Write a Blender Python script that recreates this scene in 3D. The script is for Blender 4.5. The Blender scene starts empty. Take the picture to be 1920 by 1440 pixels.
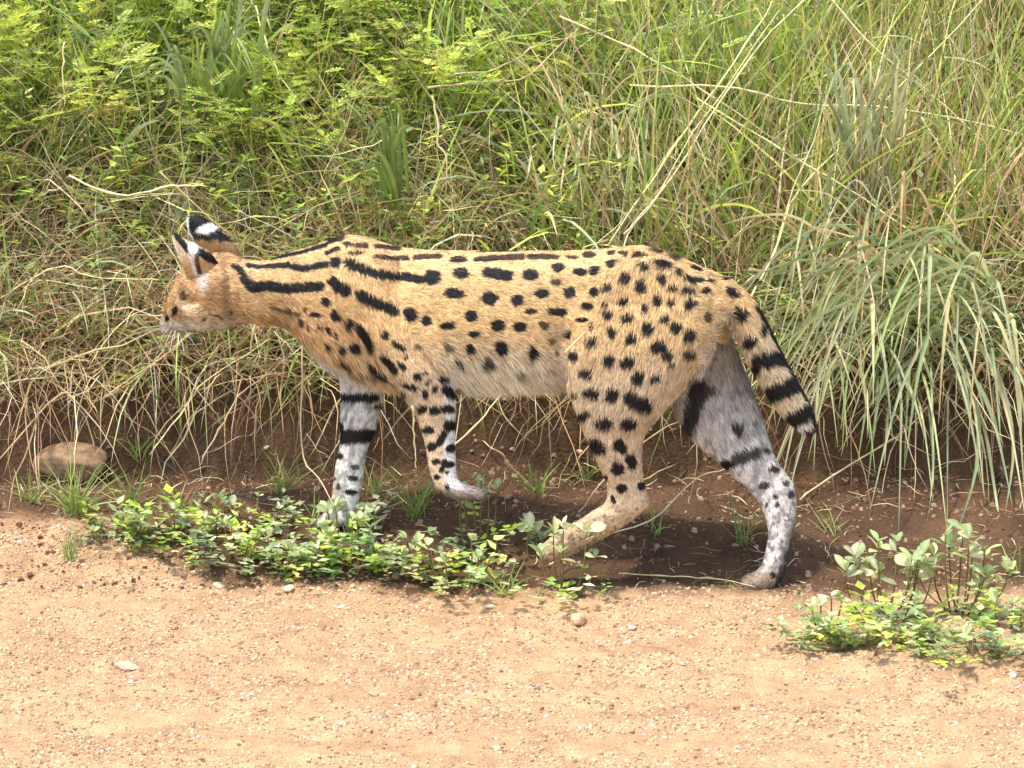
import bpy, math, random
import numpy as np
from mathutils import Vector, Matrix
from mathutils.bvhtree import BVHTree
from mathutils.kdtree import KDTree

random.seed(7)
R = np.random.default_rng(11)
scene = bpy.context.scene
COL = scene.collection

# ------------------------------------------------------------------ camera
CAM_Y, CAM_Z, PITCH, F_PX = -6.8, 2.234, math.radians(15), 7000.0   # focal length in 1920-wide pixels
cam_data = bpy.data.cameras.new('camera')
cam = bpy.data.objects.new('camera', cam_data)
COL.objects.link(cam)
cam.location = (0, CAM_Y, CAM_Z)
cam.rotation_euler = (math.pi / 2 - PITCH, 0, 0)
cam_data.sensor_width = 36
cam_data.lens = 36 * F_PX / 1920
cam_data.clip_start = 0.05
cam_data.clip_end = 2000
scene.camera = cam

# ------------------------------------------------------------------ light
SUN_DIR = Vector((-0.30, -0.20, 0.93)).normalized()     # towards the sun
world = bpy.data.worlds.new('World')
scene.world = world
world.use_nodes = True
wn, wl = world.node_tree.nodes, world.node_tree.links
wn.clear()
sky = wn.new('ShaderNodeTexSky')
sky.sky_type = 'NISHITA'
sky.sun_disc = False
sky.sun_elevation = math.asin(SUN_DIR.z)
sky.sun_rotation = math.atan2(SUN_DIR.x, SUN_DIR.y)
sky.dust_density = 2.0
bg = wn.new('ShaderNodeBackground')
bg.inputs['Strength'].default_value = 0.15
wo = wn.new('ShaderNodeOutputWorld')
wl.new(sky.outputs[0], bg.inputs[0])
wl.new(bg.outputs[0], wo.inputs[0])
sun_data = bpy.data.lights.new('sun', 'SUN')
sun_data.energy = 2.0
sun_data.angle = math.radians(4)
sun_data.color = (1.0, 0.94, 0.85)
sun = bpy.data.objects.new('sun', sun_data)
COL.objects.link(sun)
sun.location = (-3, -3, 8)
sun.rotation_euler = (-SUN_DIR).to_track_quat('-Z', 'Y').to_euler()
scene.view_settings.view_transform = 'Standard'
scene.view_settings.look = 'None'
scene.view_settings.gamma = 1
scene.view_settings.exposure = 1.32
scene.view_settings.use_curve_mapping = False
scene.render.engine = 'CYCLES'
scene.cycles.max_bounces = 6
scene.cycles.diffuse_bounces = 4
scene.cycles.transmission_bounces = 4
scene.cycles.transparent_max_bounces = 4
scene.cycles.use_denoising = True

# ------------------------------------------------------------------ geometry of the view, used only to turn measurements into metres
CP, SP = math.cos(PITCH), math.sin(PITCH)
def P(px, py, Y):
    """the place at depth Y that is measured at (px, py) in the photograph"""
    a, b = (px - 960) / F_PX, (720 - py) / F_PX
    dy, dz = CP + b * SP, -SP + b * CP
    t = (Y - CAM_Y) / dy
    return np.array((a * t, Y, CAM_Z + dz * t))
def to_px(V):
    V = np.asarray(V)
    dy, dz = V[:, 1] - CAM_Y, V[:, 2] - CAM_Z
    f = dy * CP - dz * SP
    u = dy * SP + dz * CP
    return 960 + F_PX * V[:, 0] / f, 720 - F_PX * u / f

# ------------------------------------------------------------------ noise
_G = np.random.default_rng(3).random((512, 512))
def vnoise(x, y, s=1.0, o=0):
    x = np.asarray(x, float) / s + 37.3 * (o + 1); y = np.asarray(y, float) / s + 91.7 * (o + 1)
    xi, yi = np.floor(x).astype(int), np.floor(y).astype(int)
    fx, fy = x - xi, y - yi
    fx = fx * fx * (3 - 2 * fx); fy = fy * fy * (3 - 2 * fy)
    g = lambda a, b: _G[a & 511, b & 511]
    return (g(xi, yi) * (1 - fx) + g(xi + 1, yi) * fx) * (1 - fy) + (g(xi, yi + 1) * (1 - fx) + g(xi + 1, yi + 1) * fx) * fy
def sstep(a, b, x):
    t = np.clip((x - a) / (b - a), 0, 1)
    return t * t * (3 - 2 * t)

def road_edge(x):
    return -0.02 + 0.05 * (vnoise(x, 0, .35, 4) - .5) + 0.03 * (vnoise(x, 0, .09, 5) - .5) + .02 * x + .20 * sstep(-.5, -.85, x) + .05 * sstep(-.1, -.4, x)
def bank_foot(x):
    return 0.47 + 0.16 * (vnoise(x, 0, .45, 1) - .5) + .05 * (vnoise(x, 0, .12, 2) - .5)
PX_ = [0, .07, .22, .7, 1.3, 2.4, 4, 10, 2000]
PZ_ = [0, .17, .29, .60, .90, 1.2, 1.35, 1.5, 1.5]
def H(x, y):
    """height of the ground"""
    x = np.asarray(x, float); y = np.asarray(y, float)
    lo = np.interp(y, [-.02, .04, .24, .5], [0, .006, .067, .095])
    foot = bank_foot(x)
    hi = np.interp(y - foot, PX_, PZ_)
    z = lo + hi
    off = sstep(0.02, .2, y)
    z = z + off * (.03 * (vnoise(x, y, .16, 6) - .5) + .014 * (vnoise(x, y, .05, 7) - .5))
    z = z + sstep(foot + .1, foot + .5, y) * .14 * (vnoise(x, y, .6, 8) - .5)
    near = (np.abs(x) < 6) & (y > -3) & (y < 3)
    z = z + np.where(near, (1 - .5 * off) * (.016 * (vnoise(x, y * 2.4, .2, 9) - .5) + .010 * (vnoise(x, y * 2.0, .045, 10) - .5) + .0055 * (vnoise(x, y, .012, 11) - .5)), 0)
    return z

# ------------------------------------------------------------------ mesh helpers
def tri_mesh(name, V, F, C=None, smooth=False):
    me = bpy.data.meshes.new(name)
    V = np.ascontiguousarray(V, dtype=np.float32); F = np.ascontiguousarray(F, dtype=np.int32)
    n = F.shape[1]
    me.vertices.add(len(V)); me.vertices.foreach_set('co', V.ravel())
    me.loops.add(F.size); me.loops.foreach_set('vertex_index', F.ravel())
    me.polygons.add(len(F))
    me.polygons.foreach_set('loop_start', np.arange(0, F.size, n, dtype=np.int32))
    me.polygons.foreach_set('loop_total', np.full(len(F), n, dtype=np.int32))
    me.polygons.foreach_set('use_smooth', np.full(len(F), smooth))
    if C is not None:
        paint(me, C)
    me.update(calc_edges=True)
    return me
def paint(me, C):
    a = me.color_attributes.get('Col') or me.color_attributes.new('Col', 'FLOAT_COLOR', 'POINT')
    C4 = np.ones((len(me.vertices), 4), dtype=np.float32); C4[:, :3] = C
    a.data.foreach_set('color', C4.ravel())
def obj(name, me, mat=None, parent=None, **props):
    o = bpy.data.objects.new(name, me)
    if mat is not None and me is not None and not me.materials: me.materials.append(mat)
    COL.objects.link(o)
    if parent is not None: o.parent = parent
    for k, v in props.items(): o[k] = v
    return o
def empty(name, loc=(0, 0, 0), **props):
    o = obj(name, None, **props); o.location = loc; o.empty_display_size = .05
    return o
class Pile:
    """collects triangle soups"""
    def __init__(s): s.V, s.F, s.C, s.n = [], [], [], 0
    def add(s, V, F, C):
        s.V.append(V); s.F.append(F + s.n); s.C.append(C); s.n += len(V)
    def mesh(s, name, smooth=False):
        return tri_mesh(name, np.concatenate(s.V), np.concatenate(s.F), np.concatenate(s.C), smooth)

# ------------------------------------------------------------------ materials
def new_mat(name):
    m = bpy.data.materials.new(name); m.use_nodes = True
    nt = m.node_tree; nt.nodes.clear()
    return m, nt.nodes, nt.links
def leafy(name, translucency=.35, rough=.55, spec=.25, var=.25, scale=60):
    m, n, l = new_mat(name)
    at = n.new('ShaderNodeAttribute'); at.attribute_name = 'Col'
    tc = n.new('ShaderNodeNewGeometry')
    no = n.new('ShaderNodeTexNoise'); no.inputs['Scale'].default_value = scale; no.inputs['Detail'].default_value = 3
    l.new(tc.outputs['Position'], no.inputs['Vector'])
    mr = n.new('ShaderNodeMapRange'); mr.inputs['To Min'].default_value = 1 - var; mr.inputs['To Max'].default_value = 1 + var
    l.new(no.outputs['Fac'], mr.inputs['Value'])
    vm = n.new('ShaderNodeVectorMath'); vm.operation = 'SCALE'
    l.new(at.outputs['Color'], vm.inputs[0]); l.new(mr.outputs[0], vm.inputs['Scale'])
    b = n.new('ShaderNodeBsdfPrincipled'); b.inputs['Roughness'].default_value = rough
    b.inputs['Specular IOR Level'].default_value = spec
    t = n.new('ShaderNodeBsdfTranslucent')
    mx = n.new('ShaderNodeMixShader'); mx.inputs[0].default_value = translucency
    o = n.new('ShaderNodeOutputMaterial')
    l.new(vm.outputs[0], b.inputs['Base Color']); l.new(vm.outputs[0], t.inputs['Color'])
    l.new(b.outputs[0], mx.inputs[1]); l.new(t.outputs[0], mx.inputs[2]); l.new(mx.outputs[0], o.inputs[0])
    return m
def earth(name, s1=14, s2=180, bump=.5, dist=.004, dark=.72, light=1.25, rough=.9):
    m, n, l = new_mat(name)
    at = n.new('ShaderNodeAttribute'); at.attribute_name = 'Col'
    tc = n.new('ShaderNodeNewGeometry')
    a = n.new('ShaderNodeTexNoise'); a.inputs['Scale'].default_value = s1; a.inputs['Detail'].default_value = 6; a.inputs['Roughness'].default_value = .65
    c = n.new('ShaderNodeTexVoronoi'); c.inputs['Scale'].default_value = s2; c.inputs['Randomness'].default_value = 1
    f = n.new('ShaderNodeTexNoise'); f.inputs['Scale'].default_value = s2 * 1.2; f.inputs['Detail'].default_value = 5; f.inputs['Roughness'].default_value = .75
    for t in (a, c, f): l.new(tc.outputs['Position'], t.inputs['Vector'])
    m1 = n.new('ShaderNodeMapRange'); m1.inputs['From Min'].default_value = .3; m1.inputs['From Max'].default_value = .7
    m1.inputs['To Min'].default_value = dark; m1.inputs['To Max'].default_value = light
    m2 = n.new('ShaderNodeMapRange'); m2.inputs['From Min'].default_value = .3; m2.inputs['From Max'].default_value = .7
    m2.inputs['To Min'].default_value = .72; m2.inputs['To Max'].default_value = 1.22
    l.new(a.outputs['Fac'], m1.inputs['Value']); l.new(f.outputs['Fac'], m2.inputs['Value'])
    mu = n.new('ShaderNodeMath'); mu.operation = 'MULTIPLY'; l.new(m1.outputs[0], mu.inputs[0]); l.new(m2.outputs[0], mu.inputs[1])
    vm = n.new('ShaderNodeVectorMath'); vm.operation = 'SCALE'
    l.new(at.outputs['Color'], vm.inputs[0]); l.new(mu.outputs[0], vm.inputs['Scale'])
    b = n.new('ShaderNodeBsdfPrincipled'); b.inputs['Roughness'].default_value = rough; b.inputs['Specular IOR Level'].default_value = .15
    l.new(vm.outputs[0], b.inputs['Base Color'])
    ad = n.new('ShaderNodeMath'); ad.operation = 'ADD'; l.new(c.outputs['Distance'], ad.inputs[0]); l.new(f.outputs['Fac'], ad.inputs[1])
    bp = n.new('ShaderNodeBump'); bp.inputs['Strength'].default_value = bump; bp.inputs['Distance'].default_value = dist
    l.new(ad.outputs[0], bp.inputs['Height']); l.new(bp.outputs[0], b.inputs['Normal'])
    o = n.new('ShaderNodeOutputMaterial'); l.new(b.outputs[0], o.inputs[0])
    return m
M_road = earth('dusty_road', bump=.6, dist=.004)
M_soil = earth('moist_soil', s1=10, s2=120, bump=.6, dist=.006, dark=.7, light=1.3)
M_stone = earth('stone', s1=30, s2=160, bump=.25, dist=.002, dark=.85, light=1.15, rough=.8)
M_grass = leafy('grass', .35, .5, .3)
M_herb = leafy('herb_leaf', .4, .6, .2)
M_dry = leafy('dry_straw', .15, .6, .25, .2)
M_leaf = leafy('succulent_leaf', .4, .6, .25, .3, 120)

def plain(name, col, rough, spec=.5):
    m, n, l = new_mat(name)
    b = n.new('ShaderNodeBsdfPrincipled')
    no = n.new('ShaderNodeTexNoise'); no.inputs['Scale'].default_value = 400
    r = n.new('ShaderNodeValToRGB')
    r.color_ramp.elements[0].color = (*[c * .7 for c in col], 1); r.color_ramp.elements[1].color = (*[min(1, c * 1.3) for c in col], 1)
    l.new(no.outputs['Fac'], r.inputs[0]); l.new(r.outputs[0], b.inputs['Base Color'])
    b.inputs['Roughness'].default_value = rough; b.inputs['Specular IOR Level'].default_value = spec
    o = n.new('ShaderNodeOutputMaterial'); l.new(b.outputs[0], o.inputs[0])
    return m
M_eye = plain('eye_amber', (.05, .03, .012), .08, .8)
M_nose = plain('nose_leather', (.03, .022, .02), .45)
M_whisker = plain('whisker_hair', (.8, .78, .74), .5)
def coat(name, rough=.6):
    m, n, l = new_mat(name)
    at = n.new('ShaderNodeAttribute'); at.attribute_name = 'Col'
    b = n.new('ShaderNodeBsdfPrincipled'); b.inputs['Roughness'].default_value = rough; b.inputs['Specular IOR Level'].default_value = .22
    l.new(at.outputs['Color'], b.inputs['Base Color'])
    o = n.new('ShaderNodeOutputMaterial'); l.new(b.outputs[0], o.inputs[0])
    return m
M_coat = coat('spotted_coat'); M_fur = coat('fur_hair', .5)

# ------------------------------------------------------------------ the ground: one sheet cut along the road's edge
def axis(lo, hi, step, grow, far):
    a = list(np.arange(lo, hi + 1e-9, step)); s = step; x = a[-1]
    while x < far: s *= grow; x += s; a.append(x)
    s = step; x = a[0]; b = []
    while x > -far: s *= grow; x -= s; b.append(x)
    return np.array(b[::-1] + a)
gx = axis(-1.35, 1.35, .0065, 1.22, 600)
gy = axis(-1.15, 0.62, .0065, 1.16, 600)
GX, GY = np.meshgrid(gx, gy)
fade = sstep(6, 3, np.abs(GX))
edge = np.where(np.abs(GX) < 6, road_edge(GX), 0)
GZ = H(np.clip(GX, -60, 60), GY)
V = np.stack([GX, GY, GZ], -1).reshape(-1, 3)
nx, ny = len(gx), len(gy)
ii, jj = np.meshgrid(np.arange(nx - 1), np.arange(ny - 1))
q = (jj * nx + ii).ravel()
Q = np.stack([q, q + 1, q + nx + 1, q + nx], 1)
ragged = (edge + .03 * (vnoise(GX, GY, .05, 21) - .5) + .015 * (vnoise(GX, GY, .015, 22) - .5)).ravel()
is_road = (V[Q, 1].mean(1) < ragged[Q[:, 0]])
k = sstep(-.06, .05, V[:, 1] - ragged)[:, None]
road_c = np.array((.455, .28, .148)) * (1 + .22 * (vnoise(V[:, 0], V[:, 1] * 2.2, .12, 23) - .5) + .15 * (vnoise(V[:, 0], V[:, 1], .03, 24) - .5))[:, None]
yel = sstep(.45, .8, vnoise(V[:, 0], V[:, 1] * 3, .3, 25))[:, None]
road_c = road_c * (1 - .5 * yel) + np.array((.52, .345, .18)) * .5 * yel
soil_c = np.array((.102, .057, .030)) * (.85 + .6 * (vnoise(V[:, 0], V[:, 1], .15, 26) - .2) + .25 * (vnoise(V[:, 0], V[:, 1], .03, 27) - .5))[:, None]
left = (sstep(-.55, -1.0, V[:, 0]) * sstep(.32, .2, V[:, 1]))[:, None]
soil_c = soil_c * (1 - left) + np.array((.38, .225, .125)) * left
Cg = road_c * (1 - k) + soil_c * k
def sub(Qs, name, mat, **kw):
    used, inv = np.unique(Qs, return_inverse=True)
    me = tri_mesh(name, V[used], inv.reshape(Qs.shape), Cg[used], True)
    return obj(name, me, mat, **kw)
sub(Q[is_road], 'dirt_road', M_road, kind='structure')
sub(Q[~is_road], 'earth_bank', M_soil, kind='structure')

# ------------------------------------------------------------------ stones
def stone_mesh(name, seed, flat=.6, sub_=2, col=(.5, .35, .2)):
    import bmesh
    r = np.random.default_rng(seed)
    bm = bmesh.new(); bmesh.ops.create_icosphere(bm, subdivisions=sub_, radius=1)
    v = np.array([x.co[:] for x in bm.verts]); 
    for _ in range(9):
        d = r.normal(size=3); d /= np.linalg.norm(d); h = r.uniform(.55, .85)
        dp = v @ d; ex = np.clip(dp - h, 0, None); v = v - ex[:, None] * d * .9
    v *= (1 + (.06 if sub_ < 3 else .008) * r.normal(size=(len(v), 1)))
    v[:, 2] *= flat; v[:, 0] *= r.uniform(1, 1.3)
    f = np.array([[x.index for x in p.verts] for p in bm.faces]); bm.free()
    c = np.array(col) * (1 + .25 * r.uniform(-1, 1, (len(v), 1)))
    return tri_mesh(name, v, f, c, sub_ > 2)
# gravel on the road, nobody could count it
def gravel(n, smin, smax, yr, cols, name, flat=.6):
    base = np.array([(1, 0, 0), (-1, 0, 0), (0, 1, 0), (0, -1, 0), (0, 0, 1), (0, 0, -1)], float)
    F = np.array([(0, 2, 4), (2, 1, 4), (1, 3, 4), (3, 0, 4), (2, 0, 5), (1, 2, 5), (3, 1, 5), (0, 3, 5)])
    # jittered box-like pebbles with 8 vertices read rounder than octahedra
    base = np.array([(-1, -1, -1), (1, -1, -1), (1, 1, -1), (-1, 1, -1), (-.7, -.7, .8), (.7, -.7, .8), (.7, .7, .8), (-.7, .7, .8)], float) * .62
    F = np.array([(0, 1, 5), (0, 5, 4), (1, 2, 6), (1, 6, 5), (2, 3, 7), (2, 7, 6), (3, 0, 4), (3, 4, 7), (4, 5, 6), (4, 6, 7)])
    x = R.uniform(-1.6, 1.6, n); y = R.uniform(yr[0], yr[1], n)
    keep = (vnoise(x, y * 1.5, .1, 31) + .5 * vnoise(x, y, .03, 32)) > R.uniform(.25, 1.0, n)
    if name == 'gravel': keep &= y < road_edge(x) + .03 * R.normal(size=n)
    x, y = x[keep], y[keep]; n = len(x)
    s = smin * (smax / smin) ** (R.random(n) ** 2.6)
    b = base[None] * (1 + .35 * R.normal(size=(n, 8, 3)) * .6)
    b[:, :, 2] *= flat
    b *= s[:, None, None] * R.uniform(.7, 1.3, (n, 1, 3))
    a = R.uniform(0, 6.28, n); ca, sa = np.cos(a)[:, None], np.sin(a)[:, None]
    vx = b[:, :, 0] * ca - b[:, :, 1] * sa; vy = b[:, :, 0] * sa + b[:, :, 1] * ca
    z = H(x, y) + s * flat * .25
    Vv = np.stack([vx + x[:, None], vy + y[:, None], b[:, :, 2] + z[:, None]], -1).reshape(-1, 3)
    Ff = (F[None] + 8 * np.arange(n)[:, None, None]).reshape(-1, 3)
    c = np.array(cols)[R.integers(0, len(cols), n)] * R.uniform(.75, 1.25, (n, 1))
    me = tri_mesh(name, Vv, Ff, np.repeat(c, 8, 0), False)
    return me
rc = [(.50, .33, .19), (.55, .38, .23), (.47, .29, .165), (.60, .43, .27), (.48, .31, .18), (.64, .49, .34), (.30, .18, .11), (.52, .34, .20), (.40, .25, .15)]
obj('gravel', gravel(200000, .0014, .0064, (-1.25, 0.22), rc, 'gravel', .55), M_stone, kind='stuff', label='fine pale orange gravel strewn over the dirt road', category='gravel')
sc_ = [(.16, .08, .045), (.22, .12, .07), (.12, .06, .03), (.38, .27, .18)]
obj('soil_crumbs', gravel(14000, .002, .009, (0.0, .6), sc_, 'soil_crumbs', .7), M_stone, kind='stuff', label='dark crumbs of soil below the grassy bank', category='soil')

def ground_at(px, py):
    """the point of the ground that is measured at (px, py)"""
    lo, hi = -3.0, 4.0
    ys = np.linspace(-1.6, 3, 700)
    pts = np.array([P(px, py, y) for y in ys])
    d = pts[:, 2] - H(pts[:, 0], pts[:, 1])
    i = int(np.argmax(d < 0)) or len(ys) - 1
    return pts[i]
def place_stone(px, py, wpx, seed, label, col, flat=.55, name='stone', sub_=2, sink=.35, rz=0, sz=1):
    p = ground_at(px, py); w = wpx * .001 * .5
    me = stone_mesh(name, seed, flat, sub_, col)
    o = obj(name, me, M_stone, label=label, category='stone' if name == 'stone' else 'rock')
    o.scale = (w, w * .8, w * sz); o.location = (p[0], p[1], H(p[0], p[1]) + w * flat * sz * (1 - sink) * .6); o.rotation_euler = (0, 0, rz)
    return o
place_stone(135, 900, 150, 5, 'large smooth brown rock lying half buried at the left foot of the bank', (.37, .235, .13), .6, 'rock', 4, .35, .1, 1.1)
stones = [(236, 1258, 40, 'flat pale stone on the lower left of the dirt road', (.60, .44, .28)),
 (56, 1082, 18, 'small dark reddish lump near the left edge of the road', (.16, .07, .05)),
 (412, 1100, 24, 'pale pebble just below the left end of the leafy ground cover', (.66, .52, .34)),
 (545, 1112, 26, 'whitish pebble below the middle of the leafy ground cover', (.70, .56, .38)),
 (1185, 1182, 20, 'small cream pebble below the upright leafy plant in the middle', (.64, .48, .31)),
 (918, 1142, 20, 'white pebble beside the short grass sprig on the road edge', (.68, .55, .38)),
 (1084, 1168, 46, 'low ochre stone half sunk in the road below the middle plant', (.66, .42, .24)),
 (640, 1140, 16, 'tan pebble right of the whitish pebble under the ground cover', (.78, .55, .35)),
 (500, 850, 16, 'pale pebble on dark soil left of the striped far foreleg', (.6, .42, .28)),
 (1088, 850, 20, 'round pinkish pebble in the dark soil left of the spotted hind leg', (.55, .36, .26)),
 (930, 1405, 18, 'pale stone at the very bottom of the road', (.8, .6, .4)),
 (1900, 1270, 22, 'white pebble at the right edge below the leafy shrub', (.68, .56, .42)),
 (330, 1180, 14, 'brown chip of stone on the left of the road', (.35, .17, .1)),
 (1380, 1330, 18, 'brown stone chip on the lower right of the road', (.40, .2, .12)),
 (700, 1305, 20, 'tan stone chip low in the middle of the road', (.55, .32, .19))]
for i, (a, b, w, lab, c) in enumerate(stones):
    place_stone(a, b, w, 40 + i, lab, c, rz=i * 1.3)

# ------------------------------------------------------------------ blades, stems and sprigs (vectorised)
def ribbons(base, az, el, L, droop, w, col, tipcol=None, K=5, wig=.0, roll=None, kink=0.0, taper=.8, power=1.0):
    N = len(base); P_ = np.zeros((N, K + 1, 3)); P_[:, 0] = base
    a = az.copy(); D = np.zeros((N, K + 1, 3))
    for k in range(K + 1):
        e = el - droop * (k / K) ** power
        if kink: a = a + R.normal(size=N) * kink; e = e + R.normal(size=N) * kink * .7
        a = a + wig * R.normal(size=N)
        d = np.stack([np.cos(e) * np.cos(a), np.cos(e) * np.sin(a), np.sin(e)], 1); D[:, k] = d
        if k < K: P_[:, k + 1] = P_[:, k] + d * (L / K)[:, None]
    side = np.stack([-np.sin(az), np.cos(az), np.zeros(N)], 1)
    if roll is None: roll = R.uniform(-1.3, 1.3, N)
    Vv = np.zeros((N, 2 * K + 1, 3)); C = np.zeros((N, 2 * K + 1, 3))
    if tipcol is None: tipcol = col
    for k in range(K + 1):
        d = D[:, k]; up = np.cross(side, d)
        wv = side * np.cos(roll)[:, None] + up * np.sin(roll)[:, None]
        t = k / K; ww = w * (1 - taper * t ** 1.6) * (.55 + .45 * min(1, t * 4))
        c = col * (1 - t) + tipcol * t
        if k < K:
            Vv[:, 2 * k] = P_[:, k] - wv * ww[:, None] / 2; Vv[:, 2 * k + 1] = P_[:, k] + wv * ww[:, None] / 2
            C[:, 2 * k] = c; C[:, 2 * k + 1] = c
        else: Vv[:, 2 * K] = P_[:, K]; C[:, 2 * K] = c
    F = []
    for k in range(K - 1): F += [(2 * k, 2 * k + 1, 2 * k + 3), (2 * k, 2 * k + 3, 2 * k + 2)]
    F.append((2 * K - 2, 2 * K - 1, 2 * K))
    Ff = (np.array(F)[None] + (2 * K + 1) * np.arange(N)[:, None, None]).reshape(-1, 3)
    return Vv.reshape(-1, 3), Ff, C.reshape(-1, 3)
def pick(pal, n, jit=.2):
    pal = np.array(pal, float)
    return pal[R.integers(0, len(pal), n)] * R.uniform(1 - jit, 1 + jit, (n, 1)) * (1 + .06 * R.normal(size=(n, 3)))
GREEN = [(.27, .38, .08), (.36, .47, .11), (.24, .32, .10), (.43, .50, .13), (.19, .27, .07)]
BLUEG = [(.34, .42, .21), (.44, .51, .27), (.52, .57, .31), (.56, .58, .30), (.27, .34, .18)]
LIME = [(.50, .62, .09), (.62, .72, .14), (.48, .54, .12), (.72, .74, .22), (.36, .46, .09)]
STRAW = [(0.739, 0.582, 0.302), (0.829, 0.683, 0.381), (0.627, 0.470, 0.235), (0.515, 0.358, 0.179), (0.850, 0.750, 0.470)]
BROWN = [(.36, .23, .12), (.44, .29, .16), (.28, .17, .09), (.50, .36, .21)]
def scatter(n, x0, x1, y0, y1):
    x = R.uniform(x0, x1, n); d = R.uniform(y0, y1, n)
    y = bank_foot(x) + d
    return x, y, d

pile_g, pile_d = Pile(), Pile()
# --- green grass blades over the whole bank; longer and straighter to the right
def grass_layer(n, x0, x1, d0, d1, pal, Lr, wr, elr, droopr, azc=None, azs=9, dens=None, pile=pile_g, K=5, tip=None, kink=0.04):
    x, y, d = scatter(n, x0, x1, d0, d1)
    if dens is not None:
        keep = R.random(n) < dens(x, y, d); x, y, d = x[keep], y[keep], d[keep]
    n = len(x)
    if not n: return
    az = R.uniform(0, 6.283, n) if azc is None else azc + azs * R.normal(size=n)
    c = pick(pal, n); t = c if tip is None else c * .5 + pick(tip, n) * .5
    z = H(x, y) - .01
    pile.add(*ribbons(np.stack([x, y, z], 1), az, R.uniform(*elr, n), R.uniform(*Lr, n), R.uniform(*droopr, n), R.uniform(*wr, n), c, t, K=K, kink=kink))
px2x = lambda px: (px - 960) * .00113
right = lambda x, y, d: sstep(-.05, .4, x) * .9 + .1
leftd = lambda x, y, d: sstep(.45, .0, x)
clump = lambda s, o, a=.35, b=.65: (lambda x, y, d: sstep(a, b, vnoise(x, y, s, o)))
mul = lambda *f: (lambda x, y, d: np.prod([g(x, y, d) for g in f], axis=0))
CAMW = -math.pi / 2     # azimuth towards the road
tan_zone = lambda x, y, d: 1 - .72 * sstep(.25, -.1, x) * sstep(.80, .5, d)
# fresh green understory everywhere
grass_layer(9000, -1.9, 1.9, .05, 1.9, GREEN + STRAW[:1], (.12, .32), (.004, .0085), (.7, 1.5), (.3, 1.6), dens=tan_zone)
grass_layer(5000, -1.9, 1.9, .1, 1.9, STRAW + GREEN, (.10, .28), (.0025, .005), (.5, 1.5), (.2, 1.6), pile=pile_d)
# taller broad green clumps top left and centre
grass_layer(3600, -1.5, .6, .5, 1.9, GREEN + BLUEG[:2] + LIME[:2], (.20, .42), (.008, .015), (1.1, 1.55), (.2, 1.2), dens=clump(.22, 51, .45, .65))
# right half: tall straight straw and green, leaning
grass_layer(8500, -.3, 2.0, .25, 1.9, LIME + GREEN + STRAW[:2], (.30, .60), (.004, .009), (1.0, 1.55), (.1, .9), dens=right)
grass_layer(5200, -1.7, .5, .35, 1.9, LIME + GREEN + STRAW[:3], (.18, .42), (.003, .007), (.6, 1.55), (.1, 1.5), dens=leftd)
grass_layer(7500, -.1, 2.0, .15, 1.9, STRAW + BROWN[:2], (.25, .60), (.0028, .0058), (.9, 1.5), (-.1, .9), dens=right, pile=pile_d, kink=.10)
# fringe that hangs over the foot of the bank
grass_layer(2400, -1.9, 1.9, .10, .34, STRAW + BROWN, (.12, .32), (.0022, .0048), (-.2, 1.1), (.6, 1.9), CAMW, 1.0, pile=pile_d, kink=.16, K=6)
grass_layer(1300, -1.9, 1.9, .12, .34, GREEN + BLUEG, (.12, .30), (.004, .009), (.1, 1.2), (1.2, 2.3), CAMW, .8, K=6)
# tangle of thin dry twigs, thick on the left middle
tang = lambda x, y, d: .25 + .75 * sstep(.2, -.2, x)
grass_layer(14000, -1.7, .9, .08, .85, STRAW + BROWN + BROWN[:2], (.10, .36), (.0018, .0046), (-.5, 1.1), (-.6, 1.3), None, dens=tang, pile=pile_d, kink=.34, K=7)
grass_layer(7500, -1.7, 1.9, .1, 1.8, STRAW + BROWN, (.12, .44), (.002, .0048), (.0, 1.3), (-.4, 1.2), None, pile=pile_d, kink=.28, K=7)
grass_layer(900, -1.7, .4, .08, .8, STRAW, (.18, .50), (.003, .0058), (-.5, .9), (-.5, 1.0), None, pile=pile_d, kink=.14, K=8, dens=lambda x, y, d: sstep(.35, -.1, x) * .8 + .2)
grass_layer(700, -1.7, 1.9, .3, 1.8, STRAW[:2] + STRAW[4:], (.25, .6), (.003, .0055), (.1, 1.4), (-.3, .9), None, pile=pile_d, kink=.10, K=8)
grass_layer(420, -1.6, .9, -.02, .12, STRAW + BROWN, (.05, .22), (.0016, .0034), (-.7, .9), (-.2, 1.2), None, pile=pile_d, kink=.25, K=6)
grass_layer(1500, -1.7, 1.9, .30, 1.9, LIME + GREEN + BLUEG[:3], (.18, .46), (.007, .013), (.5, 1.5), (.4, 1.9), K=7, kink=.07)
grass_layer(900, -.1, 1.9, .2, 1.6, BLUEG + LIME[:2], (.25, .60), (.006, .011), (.6, 1.4), (.8, 2.2), K=8, kink=.05)
hangd = lambda x, y, d: .35 + .65 * np.maximum(sstep(-.25, -.45, x), sstep(.45, .7, x))
grass_layer(1500, -1.7, 1.9, .06, .24, STRAW + BROWN + BROWN, (.2, .44), (.002, .0045), (-.3, .9), (.5, 1.7), CAMW, .9, dens=hangd, pile=pile_d, kink=.18, K=7)
grass_layer(500, -1.7, 1.9, .08, .26, GREEN + BLUEG, (.15, .36), (.003, .007), (-.1, 1.1), (.9, 2.0), CAMW, .9, dens=hangd, K=6)
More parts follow.
